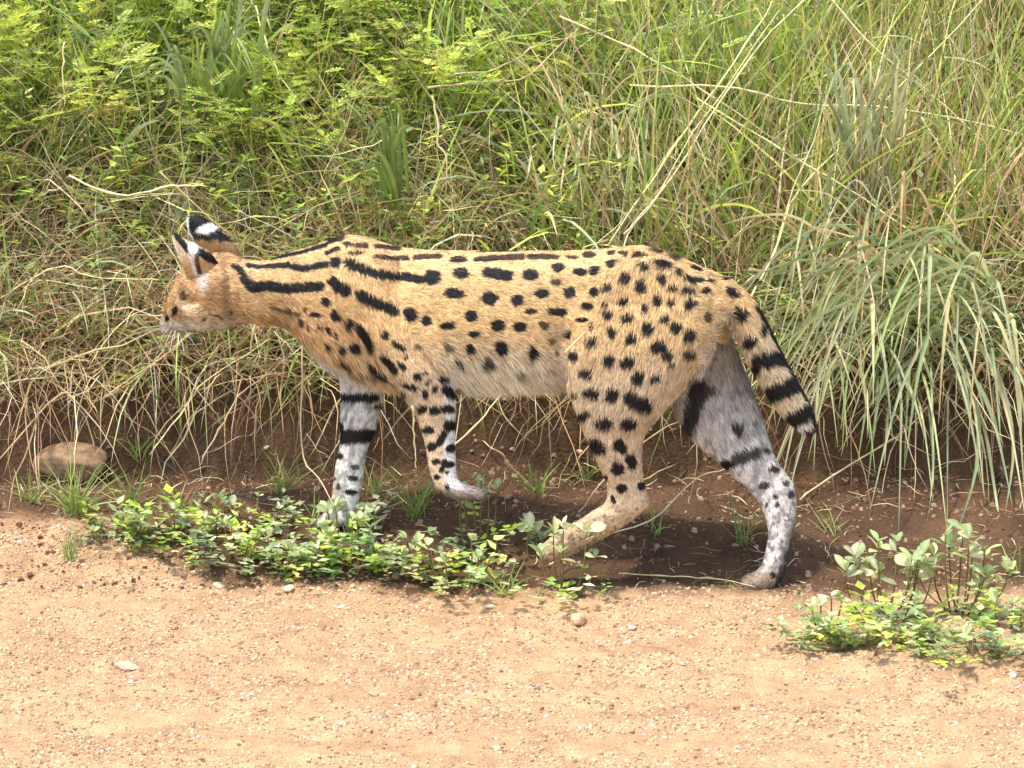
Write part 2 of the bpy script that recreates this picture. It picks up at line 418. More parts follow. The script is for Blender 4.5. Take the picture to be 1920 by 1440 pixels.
# thinner cover farther along the bank
for s in (-1, 1):
    a, b = sorted((s * 1.9, s * 4.2))
    grass_layer(4500, a, b, .05, 2.2, GREEN + LIME, (.2, .45), (.006, .012), (.8, 1.5), (.3, 1.5), K=4)
    grass_layer(3000, a, b, .0, 2.2, STRAW, (.2, .5), (.004, .008), (.5, 1.5), (.3, 1.5), pile=pile_d, K=4)
grass_layer(9000, -4, 4, 1.9, 4.5, GREEN + LIME + STRAW, (.3, .6), (.010, .018), (.9, 1.5), (.2, 1.0), K=4)
obj('green_grass', pile_g.mesh('green_grass'), M_grass, kind='stuff', label='dense green grass blades covering the roadside bank', category='grass')
obj('dry_grass', pile_d.mesh('dry_grass'), M_dry, kind='stuff', label='dry straw and thin brown twigs tangled over the bank', category='dry grass')

# --- feathery herb sprigs
def sprig_template(seed, nleaf=9, nl=8):
    r = np.random.default_rng(seed); V_, F_, S_ = [], [], []
    def quad(p, d, s, L, w, shade):
        n = len(V_)
        V_.extend([p, p + d * L * .45 + s * w, p + d * L, p + d * L * .45 - s * w]); F_.extend([(n, n + 1, n + 2), (n, n + 2, n + 3)]); S_.extend([shade] * 4)
    h = .09
    for i in range(nleaf):
        t = (i + 1) / nleaf; a = i * 2.4 + r.uniform(-.3, .3)
        p0 = np.array((.01 * math.sin(3 * t), .01 * math.cos(2 * t), h * t))
        el = r.uniform(.2, .9) if t > .6 else r.uniform(-.1, .5)
        d = np.array((math.cos(a) * math.cos(el), math.sin(a) * math.cos(el), math.sin(el))); LL = r.uniform(.035, .06) * (1.1 - .3 * t)
        s = np.cross(d, (0, 0, 1)); s /= np.linalg.norm(s)
        up = np.cross(s, d)
        quad(p0, d, s, LL, .0007, .75)
        for k in range(nl):
            u = (k + 1) / nl; q_ = p0 + d * LL * u - up * LL * .25 * u * u
            for sg in (-1, 1):
                dd = d * .55 + s * sg * .8 + up * r.uniform(-.25, .25); dd /= np.linalg.norm(dd)
                ss = np.cross(dd, up); ss /= np.linalg.norm(ss)
                quad(q_, dd, ss, r.uniform(.011, .017) * (1.15 - .5 * u), r.uniform(.0016, .0026), r.uniform(.8, 1.2))
    quad(np.zeros(3), np.array((0, 0, 1.)), np.array((1., 0, 0)), h, .0013, .6)
    return np.array(V_), np.array(F_), np.array(S_)
def broad_template(seed, n=9, fat=0):
    r = np.random.default_rng(seed); V_, F_, S_ = [], [], []
    for i in range(n):
        t = (i + 1) / n; a = i * 2.4 + r.uniform(-.4, .4); el = r.uniform(-.1, .8)
        p = np.array((.012 * math.sin(4 * t), .012 * math.cos(3 * t), .10 * t))
        d = np.array((math.cos(a) * math.cos(el), math.sin(a) * math.cos(el), math.sin(el))); s = np.cross(d, (0, 0, 1)); s /= np.linalg.norm(s); up = np.cross(s, d)
        L = r.uniform(.022, .042); w = L * (r.uniform(.13, .22) + fat * r.uniform(.3, .8)); m = len(V_)
        V_.extend([p, p + d * L * .4 + s * w, p + d * L * .4 - up * w * .5, p + d * L * .4 - s * w, p + d * L - up * L * .15])
        F_.extend([(m, m + 1, m + 2), (m, m + 2, m + 3), (m + 1, m + 4, m + 2), (m + 2, m + 4, m + 3)]); S_.extend([r.uniform(.8, 1.25)] * 5)
    m = len(V_); V_.extend([np.array((-.001, 0, 0)), np.array((.001, 0, 0)), np.array((0, 0, .1))]); F_.append((m, m + 1, m + 2)); S_.extend([.6] * 3)
    return np.array(V_), np.array(F_), np.array(S_)
def bake(temps, pos, scale, col, pile, tiltc=None, tilts=.45):
    which = R.integers(0, len(temps), len(pos))
    for i, (tv, tf, ts) in enumerate(temps):
        m = which == i; n = int(m.sum())
        if not n: continue
        a = R.uniform(0, 6.28, n); ca, sa = np.cos(a)[:, None], np.sin(a)[:, None]
        v = tv[None] * scale[m][:, None, None]
        x = v[:, :, 0] * ca - v[:, :, 1] * sa; y = v[:, :, 0] * sa + v[:, :, 1] * ca; z = v[:, :, 2]
        tx = tilts * R.normal(size=n)[:, None]; ty = (tilts * R.normal(size=n) - .45)[:, None]   # lean to the light, off the bank
        x = x + z * tx; y = y + z * ty
        Vv = np.stack([x, y, z], -1) + pos[m][:, None, :]
        F = (tf[None] + len(tv) * np.arange(n)[:, None, None]).reshape(-1, 3)
        C = col[m][:, None, :] * ts[None, :, None]
        pile.add(Vv.reshape(-1, 3), F, C.reshape(-1, 3))
herbs = Pile()
T1 = [sprig_template(i) for i in range(6)]
T2 = [broad_template(20 + i) for i in range(6)]
def herb_layer(n, x0, x1, d0, d1, T, pal, hr, sr, dens):
    x, y, d = scatter(n, x0, x1, d0, d1); k = R.random(n) < dens(x, y, d); x, y = x[k], y[k]; n = len(x)
    pos = np.stack([x, y, H(x, y) + R.uniform(*hr, n)], 1)
    bake(T, pos, R.uniform(*sr, n), pick(pal, n, .25), herbs, tilts=.7)
hd = lambda x, y, d: sstep(.5, .1, x) * sstep(.25, .6, d) * (.35 + .65 * sstep(.38, .6, vnoise(x, y, .14, 61)))
herb_layer(3000, -1.7, .9, .2, 1.9, T1, LIME, (.06, .26), (.85, 1.35), hd)
herb_layer(1500, -1.7, .9, .2, 1.9, T2, GREEN + LIME + BLUEG[:1], (.0, .20), (.6, 1.15), lambda x, y, d: .25 + .75 * sstep(.6, .2, x))
herb_layer(1300, -1.7, 1.8, .12, .8, T2, GREEN + STRAW[2:4] + BROWN[:2], (.0, .12), (.6, 1.0), clump(.12, 62, .45, .6))
herb_layer(800, -1.7, 1.8, .05, .6, T1, LIME + GREEN, (.0, .10), (.5, .9), clump(.10, 63, .55, .65))
herb_layer(900, .5, 1.9, .4, 1.9, T2, GREEN + LIME, (.0, .25), (.7, 1.2), lambda x, y, d: x * 0 + .6)
obj('wild_herbs', herbs.mesh('wild_herbs'), M_herb, kind='stuff', label='bright green feathery weeds growing through the bank grass', category='weeds')

# ------------------------------------------------------------------ long stalks: each one a thing
def tube(points, radii, sides=5):
    pts = [np.array(p, float) for p in points]; V_, F_ = [], []
    n = len(pts)
    for i, p in enumerate(pts):
        d = pts[min(i + 1, n - 1)] - pts[max(i - 1, 0)]; d /= np.linalg.norm(d) + 1e-9
        u = np.cross(d, (0.3, 1, .2)); u /= np.linalg.norm(u); v = np.cross(d, u)
        for s in range(sides):
            a = 2 * math.pi * s / sides; V_.append(p + (u * math.cos(a) + v * math.sin(a)) * radii[i])
    for i in range(n - 1):
        for s in range(sides):
            a, b = i * sides + s, i * sides + (s + 1) % sides
            F_ += [(a, b, b + sides), (a, b + sides, a + sides)]
    for s in range(1, sides - 1): F_.append((0, s + 1, s)); e = (n - 1) * sides; F_.append((e, e + s, e + s + 1))
    return np.array(V_), np.array(F_)
def smooth_path(pts, n=14):
    pts = np.array(pts, float); t = np.linspace(0, len(pts) - 1, n); out = []
    for u in t:
        i = min(int(u), len(pts) - 2); f = u - i
        p0, p1, p2, p3 = pts[max(i - 1, 0)], pts[i], pts[i + 1], pts[min(i + 2, len(pts) - 1)]
        out.append(.5 * ((2 * p1) + (p2 - p0) * f + (2 * p0 - 5 * p1 + 4 * p2 - p3) * f * f + (3 * p1 - p0 - 3 * p2 + p3) * f ** 3))
    return np.array(out)
stalks = [  # measured points, depth at either end, thickness (mm), colour, label
 ([(1140, 460), (1290, 240), (1420, 50), (1450, 0)], .62, .95, 2.6, 0, 'long straight pale stalk rising from behind the rump to the top edge'),
 ([(1060, 660), (1150, 560), (1178, 440), (1230, 370), (1300, 250), (1460, 20)], -.12, .85, 2.2, 1, 'long dry stalk crossing in front of the hip and up to the right'),
 ([(1170, 440), (1260, 330), (1420, 90), (1520, -10)], .6, .9, 2.4, 1, 'second pale stalk beside the long straight one above the rump'),
 ([(1408, 555), (1450, 480), (1490, 370), (1610, 240), (1850, -5)], .3, 1.0, 2.6, 0, 'long slanting stalk from the tail base to the upper right corner'),
 ([(1050, 30), (1180, 90), (1290, 150), (1420, 240), (1600, 370)], .95, .8, 2.8, 1, 'thick straw stalk falling from top centre towards the right'),
 ([(1560, 0), (1640, 90), (1750, 180), (1870, 290)], 1.0, .85, 2.4, 0, 'straw stalk slanting down across the top right'),
 ([(1180, 160), (1380, 165), (1500, 195), (1640, 200), (1780, 220), (1925, 255)], .8, .85, 2.6, 1, 'nearly level pale stalk across the right half of the bank'),
 ([(1300, 180), (1480, 290), (1600, 360), (1760, 470), (1880, 560)], .8, .62, 2.4, 0, 'long stalk bending down towards the drooping tussock'),
 ([(1730, 220), (1800, 340), (1860, 410), (1925, 470)], .85, .7, 2.4, 1, 'short stout straw stalk near the right edge'),
 ([(810, 180), (822, 230), (822, 270), (838, 300), (836, 370)], .8, .7, 2.8, 2, 'bent pale twig hanging above the middle of the back'),
 ([(800, 165), (900, 155), (985, 145), (1050, 85), (1100, 40)], .85, .95, 2.6, 2, 'crooked pale branch above the middle of the back'),
 ([(840, 140), (930, 130), (1010, 85), (1110, 60)], .9, .95, 2.0, 2, 'thin twig running just above the crooked pale branch'),
 ([(195, 745), (300, 670), (440, 560), (520, 510)], .42, .6, 2.0, 2, 'dry stalk slanting over the tangle left of the head'),
 ([(0, 860), (110, 740), (190, 750), (330, 650), (450, 545)], .40, .55, 2.2, 2, 'long arched twig in the tangle at left'),
 ([(0, 560), (110, 500), (175, 520), (300, 525)], .6, .55, 2.0, 1, 'level straw twig pointing at the back of the ears'),
 ([(375, 870), (420, 790), (455, 735), (520, 690)], .38, .5, 2.2, 2, 'bare twig leaning on the soil under the chin'),
 ([(280, 850), (350, 760), (385, 715), (500, 640)], .42, .5, 1.8, 1, 'thin straw leaning on the soil left of the chin'),
 ([(470, 660), (480, 590), (490, 590)], .34, .36, 2.4, 1, 'short stiff straw standing under the throat'),
 ([(567, 560), (568, 700), (565, 845), (600, 900), (625, 950)], .36, .16, 2.2, 2, 'bent twig hanging down in front of the chest'),
 ([(1030, 1060), (1120, 1010), (1230, 970), (1300, 900), (1360, 880)], .05, .25, 2.2, 1, 'dry stem lying on the soil between the hind legs'),
 ([(1160, 1075), (1260, 1080), (1340, 1085), (1420, 1100)], .05, .08, 1.8, 0, 'thin green stem lying flat between the two hind paws'),
 ([(1500, 935), (1580, 880), (1680, 820), (1760, 740)], .38, .52, 2.6, 1, 'straw stalk pointing down right of the pale hind leg'),
 ([(835, 850), (900, 790), (950, 730), (1010, 700)], .36, .50, 2.2, 1, 'pale stalk slanting up from behind the spotted foreleg'),
 ([(1085, 960), (1160, 870), (1250, 800), (1330, 770)], .32, .46, 2.0, 2, 'dry stalk slanting up between the hind legs'),
 ([(775, 760), (776, 820), (780, 880)], .02, .02, 2.0, 1, 'upright straw just left of the spotted foreleg'),
 ([(300, 320), (420, 430), (500, 470), (560, 480)], .75, .62, 2.0, 2, 'dark tan twig above the nape'),
 ([(130, 330), (220, 365), (320, 350), (380, 345)], .75, .7, 3.0, 1, 'thick pale twig across the bank above the ears'),
 ([(120, 80), (118, 150), (122, 200)], .95, .9, 2.2, 1, 'upright pale twig at upper left'),
 ([(480, 10), (500, 90), (530, 150), (580, 215)], 1.0, .9, 2.4, 0, 'slanting straw stalk at top left of centre'),
 ([(1600, 130), (1605, 260), (1608, 400)], .85, .75, 3.0, 1, 'upright tan stem with a knot at right of centre'),
]
SC = [(.72, .66, .30), (.80, .70, .38), (.62, .47, .27)]
for pts, y0, y1, mm, ci, lab in stalks:
    n = len(pts)
    pw = [P(a, b, y0 + (y1 - y0) * i / (n - 1)) for i, (a, b) in enumerate(pts)]
    lift = []
    for i, p in enumerate(pw):
        h = float(H(p[0], p[1]))
        if p[2] < h + .005:      # never inside the bank
            yy = p[1]
            a, b = pts[i]
            while p[2] < float(H(p[0], p[1])) + .005 and yy > -.3: yy -= .02; p = P(a, b, yy)
        lift.append(p)
    path = smooth_path(lift, 16); path += R.normal(size=path.shape) * .0012
    rad = np.linspace(mm * .00085, mm * .0005, 16)
    rad[[4, 9]] *= 1.5
    V_, F_ = tube(path, rad)
    o = path[0].copy()
    c = np.array(SC[ci]) * R.uniform(.85, 1.15) * (1 + .1 * R.normal(size=(len(V_), 1)))
    s = obj('dry_stalk', tri_mesh('dry_stalk', V_ - o, F_, c, True), M_dry, label=lab, category='stalk', group='long stalks lying over the bank')
    s.location = o

# ------------------------------------------------------------------ drooping tussocks on the right: blades are parts
def blade_mesh(path, width, col, tip, fold=.25):
    n = len(path); V_, C_ = [], []
    for i in range(n):
        t = i / (n - 1); d = path[min(i + 1, n - 1)] - path[max(i - 1, 0)]; d /= np.linalg.norm(d) + 1e-9
        s = np.cross(d, (0, 1, .25)); s /= np.linalg.norm(s) + 1e-9; nn = np.cross(s, d)
        w = width * .5 * (min(1, .45 + t * 2.2)) * (1 - t ** 2.4) + .0002
        V_ += [path[i] - s * w, path[i] + nn * w * fold * 2, path[i] + s * w]
        c = col * (1 - t) + tip * t; C_ += [c * .92, c * 1.12, c * .95]
    F_ = []
    for i in range(n - 1):
        a = 3 * i
        F_ += [(a, a + 1, a + 4), (a, a + 4, a + 3), (a + 1, a + 2, a + 5), (a + 1, a + 5, a + 4)]
    return np.array(V_), np.array(F_), np.array(C_)
def tussock(name, label, root, blades, depth, pal, tips, group=None):
    rt = empty(name, root, label=label, category='grass', **({'group': group} if group else {}))
    for (pts, w) in blades:
        n = len(pts); pw = []
        y = root[1]
        for i, (a, b) in enumerate(pts):
            yy = root[1] - depth * math.sin(min(1, i / (n - 1)) * 1.5) * R.uniform(.85, 1.1)
            p = P(a, b, yy)
            k = 0
            while p[2] < float(H(p[0], p[1])) + .004 and k < 40: yy -= .015; p = P(a, b, yy); k += 1
            pw.append(p)
        path = smooth_path(pw, 13)
        c = pick(pal, 1)[0]; t = c * .6 + pick(tips, 1)[0] * .4
        V_, F_, C_ = blade_mesh(path, w, c, t)
        obj('blade', tri_mesh('blade', V_ - np.array(root), F_, C_, True), M_grass, rt)
    return rt
def arch(cx, cy, n, spread, droop, rise, w=(.006, .012), skew=0):
    out = []
    for i in range(n):
        u = R.uniform(-1, 1) + skew; x0, y0 = cx + R.normal() * spread * .28, cy + R.normal() * spread * .16
        if R.random() < .3: u *= .3
        if R.random() < .25:      # some blades stand or are snapped over
            h = (droop + rise) * R.uniform(.4, .9); dx = u * spread * R.uniform(.5, 1)
            out.append(([(x0, y0), (x0 + dx * .4, y0 - h * .55), (x0 + dx * .9, y0 - h * R.uniform(.6, .95)), (x0 + dx * 1.5, y0 - h * R.uniform(.2, .9))], R.uniform(*w) * .8)); continue
        dx = u * spread * R.uniform(.6, 1.1); up = rise * R.uniform(.4, 1.2); dn = droop * R.uniform(.35, 1.1)
        out.append(([(x0, y0), (x0 + dx * .35, y0 - up * .8), (x0 + dx * .7, y0 - up * .7 + dn * .15), (x0 + dx * .92, y0 + dn * .55), (x0 + dx * 1.02 + R.normal() * 14, y0 + dn)], R.uniform(*w)))
    return out
def sweep(n, x0, x1, y0, y1, dx, dy, up, w):
    out = []
    for i in range(n):
        rx, ry = R.uniform(x0, x1), R.uniform(y0, y1); ax, ay = R.uniform(*dx), R.uniform(*dy); u = R.uniform(*up)
        out.append(([(rx, ry), (rx + ax * .3, ry + ay * .12 - u), (rx + ax * .68, ry + ay * .48 - u * .8), (rx + ax, ry + ay)], R.uniform(*w)))
    return out
def fan(cx, cy, n, spread, h, w=(.006, .012)):
    out = []
    for i in range(n):
        u = R.uniform(-1, 1); x0, y0 = cx + R.normal() * spread * .3, cy + R.normal() * 12; hh = h * R.uniform(.45, 1.1); dx = u * spread
        out.append(([(x0, y0), (x0 + dx * .25, y0 - hh * .5), (x0 + dx * .65, y0 - hh * .9), (x0 + dx * 1.2, y0 - hh * R.uniform(.6, 1.1))], R.uniform(*w)))
    return out
hand = [([(1700, 560), (1560, 590), (1500, 650), (1470, 700)], .010), ([(1720, 570), (1640, 600), (1560, 680), (1540, 760)], .009),
        ([(1700, 540), (1700, 620), (1670, 700), (1570, 850)], .010), ([(1790, 600), (1690, 670), (1690, 760), (1685, 1000)], .008),
        ([(1810, 610), (1870, 700), (1900, 830), (1885, 960)], .010), ([(1790, 700), (1830, 760), (1830, 880), (1790, 1010)], .012),
        ([(1740, 760), (1750, 850), (1745, 930), (1735, 1005)], .006), ([(1800, 680), (1845, 800), (1870, 950), (1890, 1050)], .007)]
r0 = P(1720, 600, .62); tussock('drooping_tussock', 'large tussock of blue-green blades arching over the bank right of the tail', tuple(r0),
    hand[:3] + sweep(44, 1620, 1880, 500, 640, (-380, -90), (10, 230), (30, 100), (.005, .011)) + sweep(14, 1500, 1800, 520, 660, (-150, 120), (-60, 120), (10, 60), (.003, .008)) + sweep(16, 1500, 1720, 640, 760, (-120, 90), (90, 260), (10, 50), (.004, .009)), .28, BLUEG, STRAW[:2] + LIME)
r1 = P(1800, 700, .52); tussock('drooping_tussock', 'tussock of long blades hanging down over bare soil at the right edge', tuple(r1),
    hand[3:] + sweep(30, 1600, 1910, 540, 760, (-220, 150), (60, 330), (20, 100), (.004, .011)) + sweep(12, 1760, 1920, 560, 700, (-40, 200), (60, 340), (20, 90), (.004, .009)), .20, BLUEG + STRAW[:1], STRAW[:2] + BLUEG)
r2 = P(1090, 250, .95); tussock('drooping_tussock', 'pale arching grass tuft above the middle of the back', tuple(r2),
    arch(1130, 260, 26, 190, 90, 60, w=(.003, .007)) , .25, BLUEG + STRAW[:1], STRAW[:2])
r3 = P(1560, 520, .62); tussock('drooping_tussock', 'tuft of straw coloured blades curving towards the tail base', tuple(r3),
    sweep(40, 1480, 1760, 380, 580, (-230, 130), (-120, 220), (20, 90), (.0035, .008)), .25, STRAW + BLUEG, STRAW)
r4 = P(1620, 300, .85); tussock('drooping_tussock', 'upright pale green grass tuft high on the right of the bank', tuple(r4),
    fan(1630, 380, 30, 110, 280, w=(.004, .009)), .2, BLUEG, STRAW[:2])
r5 = P(385, 200, 1.0); tussock('broad_tussock', 'upright tuft of broad green blades at upper left', tuple(r5),
    fan(400, 260, 46, 110, 280, w=(.006, .013)), .15, GREEN + BLUEG[:2], GREEN)
r6 = P(740, 330, .75); tussock('broad_tussock', 'small tuft of broad blades above the shoulders', tuple(r6),
    fan(735, 380, 14, 50, 170, w=(.006, .012)), .1, GREEN, GREEN)
r7 = P(1430, 120, 1.05); tussock('broad_tussock', 'tall fresh green tuft at the top right of centre', tuple(r7),
    fan(1390, 260, 60, 150, 320, w=(.004, .010)), .1, LIME + GREEN + BLUEG, LIME)

# ------------------------------------------------------------------ small tufts of grass on the verge
def tuft(px, py, n, hpx, spread, label, pal=GREEN, wr=(.0018, .0036)):
    p = ground_at(px, py)
    az = R.uniform(0, 6.28, n); base = np.zeros((n, 3)); base[:, :2] = R.normal(size=(n, 2)) * .008
    L = R.uniform(.45, 1.1, n) * hpx * .001
    V_, F_, C_ = ribbons(base, az, R.uniform(1.55 - spread, 1.5, n), L, R.uniform(.1, 1.3, n), R.uniform(*wr, n), pick(pal, n), pick(STRAW[:1] + pal, n), K=5, kink=.06)
    o = obj('grass_tuft', tri_mesh('grass_tuft', V_, F_, C_), M_grass, label=label, category='grass', group='small grass tufts on the verge')
    o.location = (p[0], p[1], float(H(p[0], p[1])) - .003)
tufts = [(140, 965, 95, 150, 1.0, 'feathery grass tuft at the left in front of the brown rock'), (245, 950, 46, 120, .9, 'thin grass tuft just right of the brown rock'),
 (262, 860, 26, 110, .7, 'narrow tuft growing up against the soil behind the rock'), (130, 1050, 22, 75, 1.1, 'sparse sprig of grass at the left end of the ground cover'),
 (525, 925, 40, 120, 1.0, 'grass tuft on dark soil left of the striped foreleg'), (590, 985, 24, 80, .9, 'small tuft at the toes of the striped foreleg'),
 (775, 970, 40, 170, .7, 'tall thin tuft between the two forelegs'), (570, 770, 26, 180, .6, 'green tuft hanging below the chest'),
 (945, 1118, 16, 85, .6, 'short grass sprig alone on the road edge'), (1010, 930, 30, 110, .9, 'tuft behind the leafy plants under the belly'),
 (1100, 900, 22, 80, .9, 'small tuft on soil before the spotted hind leg'), (1395, 1020, 26, 120, .9, 'tuft on dark soil left of the pale hind paw'),
 (1230, 1000, 14, 70, .9, 'few green blades beside the raised hind foot'), (1365, 1100, 12, 40, 1.3, 'low blades beside the pale hind paw'),
 (1835, 1110, 34, 70, 1.2, 'low fringe of grass behind the leafy shrub at right'), (340, 960, 26, 90, 1.0, 'grass blades left of the leafy ground cover'),
 (1560, 1000, 14, 90, 1.0, 'sparse tuft on the bare soil right of the paw'), (700, 930, 20, 110, .8, 'thin tuft just right of the striped foreleg'),
 (60, 940, 30, 90, 1.2, 'low tuft at the left border beneath the rock'), (1900, 1080, 16, 80, 1.0, 'tuft at the right border above the shrub')]
for t in tufts: tuft(t[0], t[1], t[2], t[3], t[4], t[5])
# litter on the soil
n = 900
x = R.uniform(-1.4, 1.4, n); y = R.uniform(.03, .5, n)
lit = Pile()
lit.add(*ribbons(np.stack([x, y, H(x, y) + .004], 1), R.uniform(0, 6.28, n), R.uniform(-.05, .35, n), R.uniform(.02, .09, n), R.uniform(-.1, .5, n), R.uniform(.0012, .0024, n), pick(STRAW + BROWN, n), K=4, kink=.25))
obj('straw_litter', lit.mesh('straw_litter'), M_dry, kind='stuff', label='bits of dry straw scattered on the dark soil', category='straw')

# ------------------------------------------------------------------ leafy verge plants, large leaves as parts
def leaf_proto(seed, ratio=.5):
    r = np.random.default_rng(seed); n = 7; V_, S_ = [], []
    for i in range(n):
        t = i / (n - 1); w = ratio * .5 * (math.sin(math.pi * min(1, t ** 1.35)) ** .75 if 0 < t < 1 else 0) + .015
        z = -.16 * t * t + .02
        for sdx, f in ((-1, 1), (-.5, .6), (0, 0), (.5, .6), (1, 1)):
            V_.append((w * sdx, t, z + .16 * w * f * 1.6 + r.normal() * .006)); S_.append(1.18 if sdx == 0 else (1.0 if abs(sdx) < 1 else .85))
    F_ = []
    for i in range(n - 1):
        for j in range(4):
            a = i * 5 + j; F_ += [(a, a + 1, a + 6), (a, a + 6, a + 5)]
    return np.array(V_), np.array(F_), np.array(S_)
LP = []
for s in range(4):
    for col in ((.50, .58, .25), (.62, .67, .33), (.38, .47, .22), (.78, .76, .45), (.52, .57, .34)):
        v, f, sh = leaf_proto(s, [.48, .56, .42, .62][s])
        me = tri_mesh('leaf', v, f, np.array(col)[None] * sh[:, None], True); me.materials.append(M_leaf); LP.append(me)
SMALL = [broad_template(70 + i, 9, .30) for i in range(6)]
def leafy_plant(px, py, wpx, hpx, nstem, nleaf, leafpx, label, name='leafy_plant', small=60, pale=.2):
    nleaf = int(nleaf * .8)
    p = ground_at(px, py); p[2] = float(H(p[0], p[1]))
    rt = empty(name, tuple(p), label=label, category='plant', group='leafy plants along the road edge')
    V_, F_, nn = [], [], 0
    tips = []
    for s in range(nstem):
        u = (s + .5) / nstem * 2 - 1 + R.normal() * .12
        tip = np.array((u * wpx * .0005, R.normal() * .25 * wpx * .0005, hpx * .001 * R.uniform(.55, 1.05) * (1 - .35 * u * u)))
        b0 = np.array((tip[0] * .35 + R.normal() * .006, tip[1] * .3, -.004))
        mid = (tip + b0) / 2 + np.array((tip[0] * .15, R.normal() * .008, -.006))
        path = smooth_path([b0, mid, tip], 7); v, f = tube(path, np.linspace(.0022, .0012, 7), 5)
        V_.append(v); F_.append(f + nn); nn += len(v); tips.append(path)
    cst = np.array((.26, .20, .08)) * R.uniform(.8, 1.3, (nn, 1))
    obj('stem', tri_mesh('stem', np.concatenate(V_), np.concatenate(F_), cst, True), M_leaf, rt, kind='stuff')
    k = 0
    for i in range(nleaf):
        path = tips[i % nstem]; lv = i // nstem
        t = 1 - .13 * (lv // 3) - R.uniform(0, .05)
        if t < .15: t = R.uniform(.2, 1)
        j = t * 6; a = min(int(j), 5); q_ = path[a] * (1 - (j - a)) + path[a + 1] * (j - a)
        az = i * 2.39996 + R.uniform(-.4, .4); el = R.uniform(.3, 1.25) if t > .85 else R.uniform(-.1, .9)
        me = LP[R.integers(0, 4) * 5 + (3 if R.random() < pale else [0, 1, 2, 4][R.integers(0, 4)])]
        o = obj('leaf', me, None, rt); sz = leafpx * .00115 * R.uniform(.6, 1.15)
        o.scale = (sz, sz, sz); o.location = q_
        o.rotation_euler = (el, R.normal() * .3, az)
    small = int(small * .17)
    if small:
        pl = Pile(); m = small
        b = np.stack([R.uniform(-.5, .5, m) * wpx * .001, R.normal(size=m) * .022, np.zeros(m)], 1)
        b[:, 2] = H(b[:, 0] + p[0], b[:, 1] + p[1]) - p[2] - .002
        cc = pick(LIME + GREEN + BLUEG + BLUEG, m, .25) * 1.1
        bake(SMALL, b, R.uniform(.4, .85, m), cc, pl, tilts=.8)
        obj('small_leaves', pl.mesh('small_leaves'), M_leaf, rt, kind='stuff')
    return rt
plants = [(1660, 1165, 190, 185, 12, 104, 32, 'tall shrub of fleshy round leaves right of the pale hind paw', 60, .22),
 (1800, 1150, 170, 160, 10, 88, 30, 'fleshy leaved shrub beside the tall one at the right edge', 50, .25),
 (1545, 1190, 90, 80, 4, 18, 22, 'small thin stemmed plant at the left foot of the tall shrub', 36, .25),
 (1640, 1208, 320, 30, 12, 30, 20, 'low mat of small leaves in front of the tall shrub', 260, .15),
 (1830, 1228, 200, 36, 8, 30, 24, 'low mat of leaves at the right border', 110, .15),
 (1065, 1118, 130, 150, 7, 34, 32, 'upright light green plant in front of the raised hind foot', 44, .35),
 (1010, 1045, 60, 75, 4, 14, 36, 'broad leaved sprig left of the raised hind foot', 10, .3),
 (860, 1108, 150, 110, 8, 56, 22, 'bushy plant below the trailing front paw', 100, .25),
 (898, 1030, 90, 150, 6, 34, 24, 'yellowish sprig just under the trailing front paw', 30, .4),
 (770, 1070, 150, 90, 8, 50, 20, 'leafy clump between the forelegs at the road edge', 110, .25),
 (650, 1065, 150, 95, 8, 54, 24, 'yellow green clump hiding the striped forepaw', 110, .4),
 (545, 1075, 160, 80, 8, 54, 22, 'leafy clump just left of the striped forepaw', 110, .4),
 (430, 1050, 170, 75, 8, 44, 20, 'spreading clump in the middle of the left ground cover', 120, .2),
 (340, 1020, 150, 70, 7, 36, 18, 'sparse leafy clump left of the spreading one', 100, .2),
 (225, 1015, 140, 50, 6, 26, 18, 'low clump at the left end of the ground cover', 90, .2),
 (480, 990, 160, 60, 6, 26, 18, 'small leafy clump behind the ground cover on dark soil', 60, .2),
 (665, 1020, 130, 100, 8, 44, 22, 'pale leafy clump right behind the striped forepaw', 50, .4),
 (1905, 1180, 90, 70, 4, 16, 24, 'partly cropped leafy plant at the right edge', 40, .2)]
for a in plants: leafy_plant(*a[:8], 'leafy_plant', a[8], a[9])

# ------------------------------------------------------------------ the serval
def loft(st, n=28, k=3):
    """st: [(x1,y1,x2,y2,Y,w[,Y2])]; closed tapered tube through measured sections"""
    A = np.array([P(s[0], s[1], s[4]) for s in st]); B = np.array([P(s[2], s[3], s[4] + (s[6] if len(s) > 6 else 0)) for s in st]); W = np.array([s[5] for s in st])
    m = (len(st) - 1) * k + 1
    A, B = smooth_path(A, m), smooth_path(B, m); W = smooth_path(np.stack([W, W, W], 1), m)[:, 0]
    Cc = (A + B) / 2; U = (B - A) / 2; V_ = []
    for i in range(m):
        T = Cc[min(i + 1, m - 1)] - Cc[max(i - 1, 0)]; T /= np.linalg.norm(T) + 1e-9
        v = np.cross(U[i], T); v /= np.linalg.norm(v) + 1e-9
        for j in range(n):
            a = 2 * math.pi * j / n; V_.append(Cc[i] + U[i] * math.cos(a) + v * W[i] * math.sin(a))
    V_.append(Cc[0]); V_.append(Cc[-1]); c0, c1 = m * n, m * n + 1; F_ = []
    for i in range(m - 1):
        for j in range(n):
            a, b = i * n + j, i * n + (j + 1) % n; F_.append((a, b, b + n, a + n))
    F4 = []
    for q4 in F_: F4 += [(q4[0], q4[1], q4[2]), (q4[0], q4[2], q4[3])]
    for j in range(n):
        F4.append((c0, (j + 1) % n, j)); e = (m - 1) * n; F4.append((c1, e + j, e + (j + 1) % n))
    return np.array(V_), np.array(F4), Cc, (np.linalg.norm(U, axis=1) + W) / 2
parts = {}
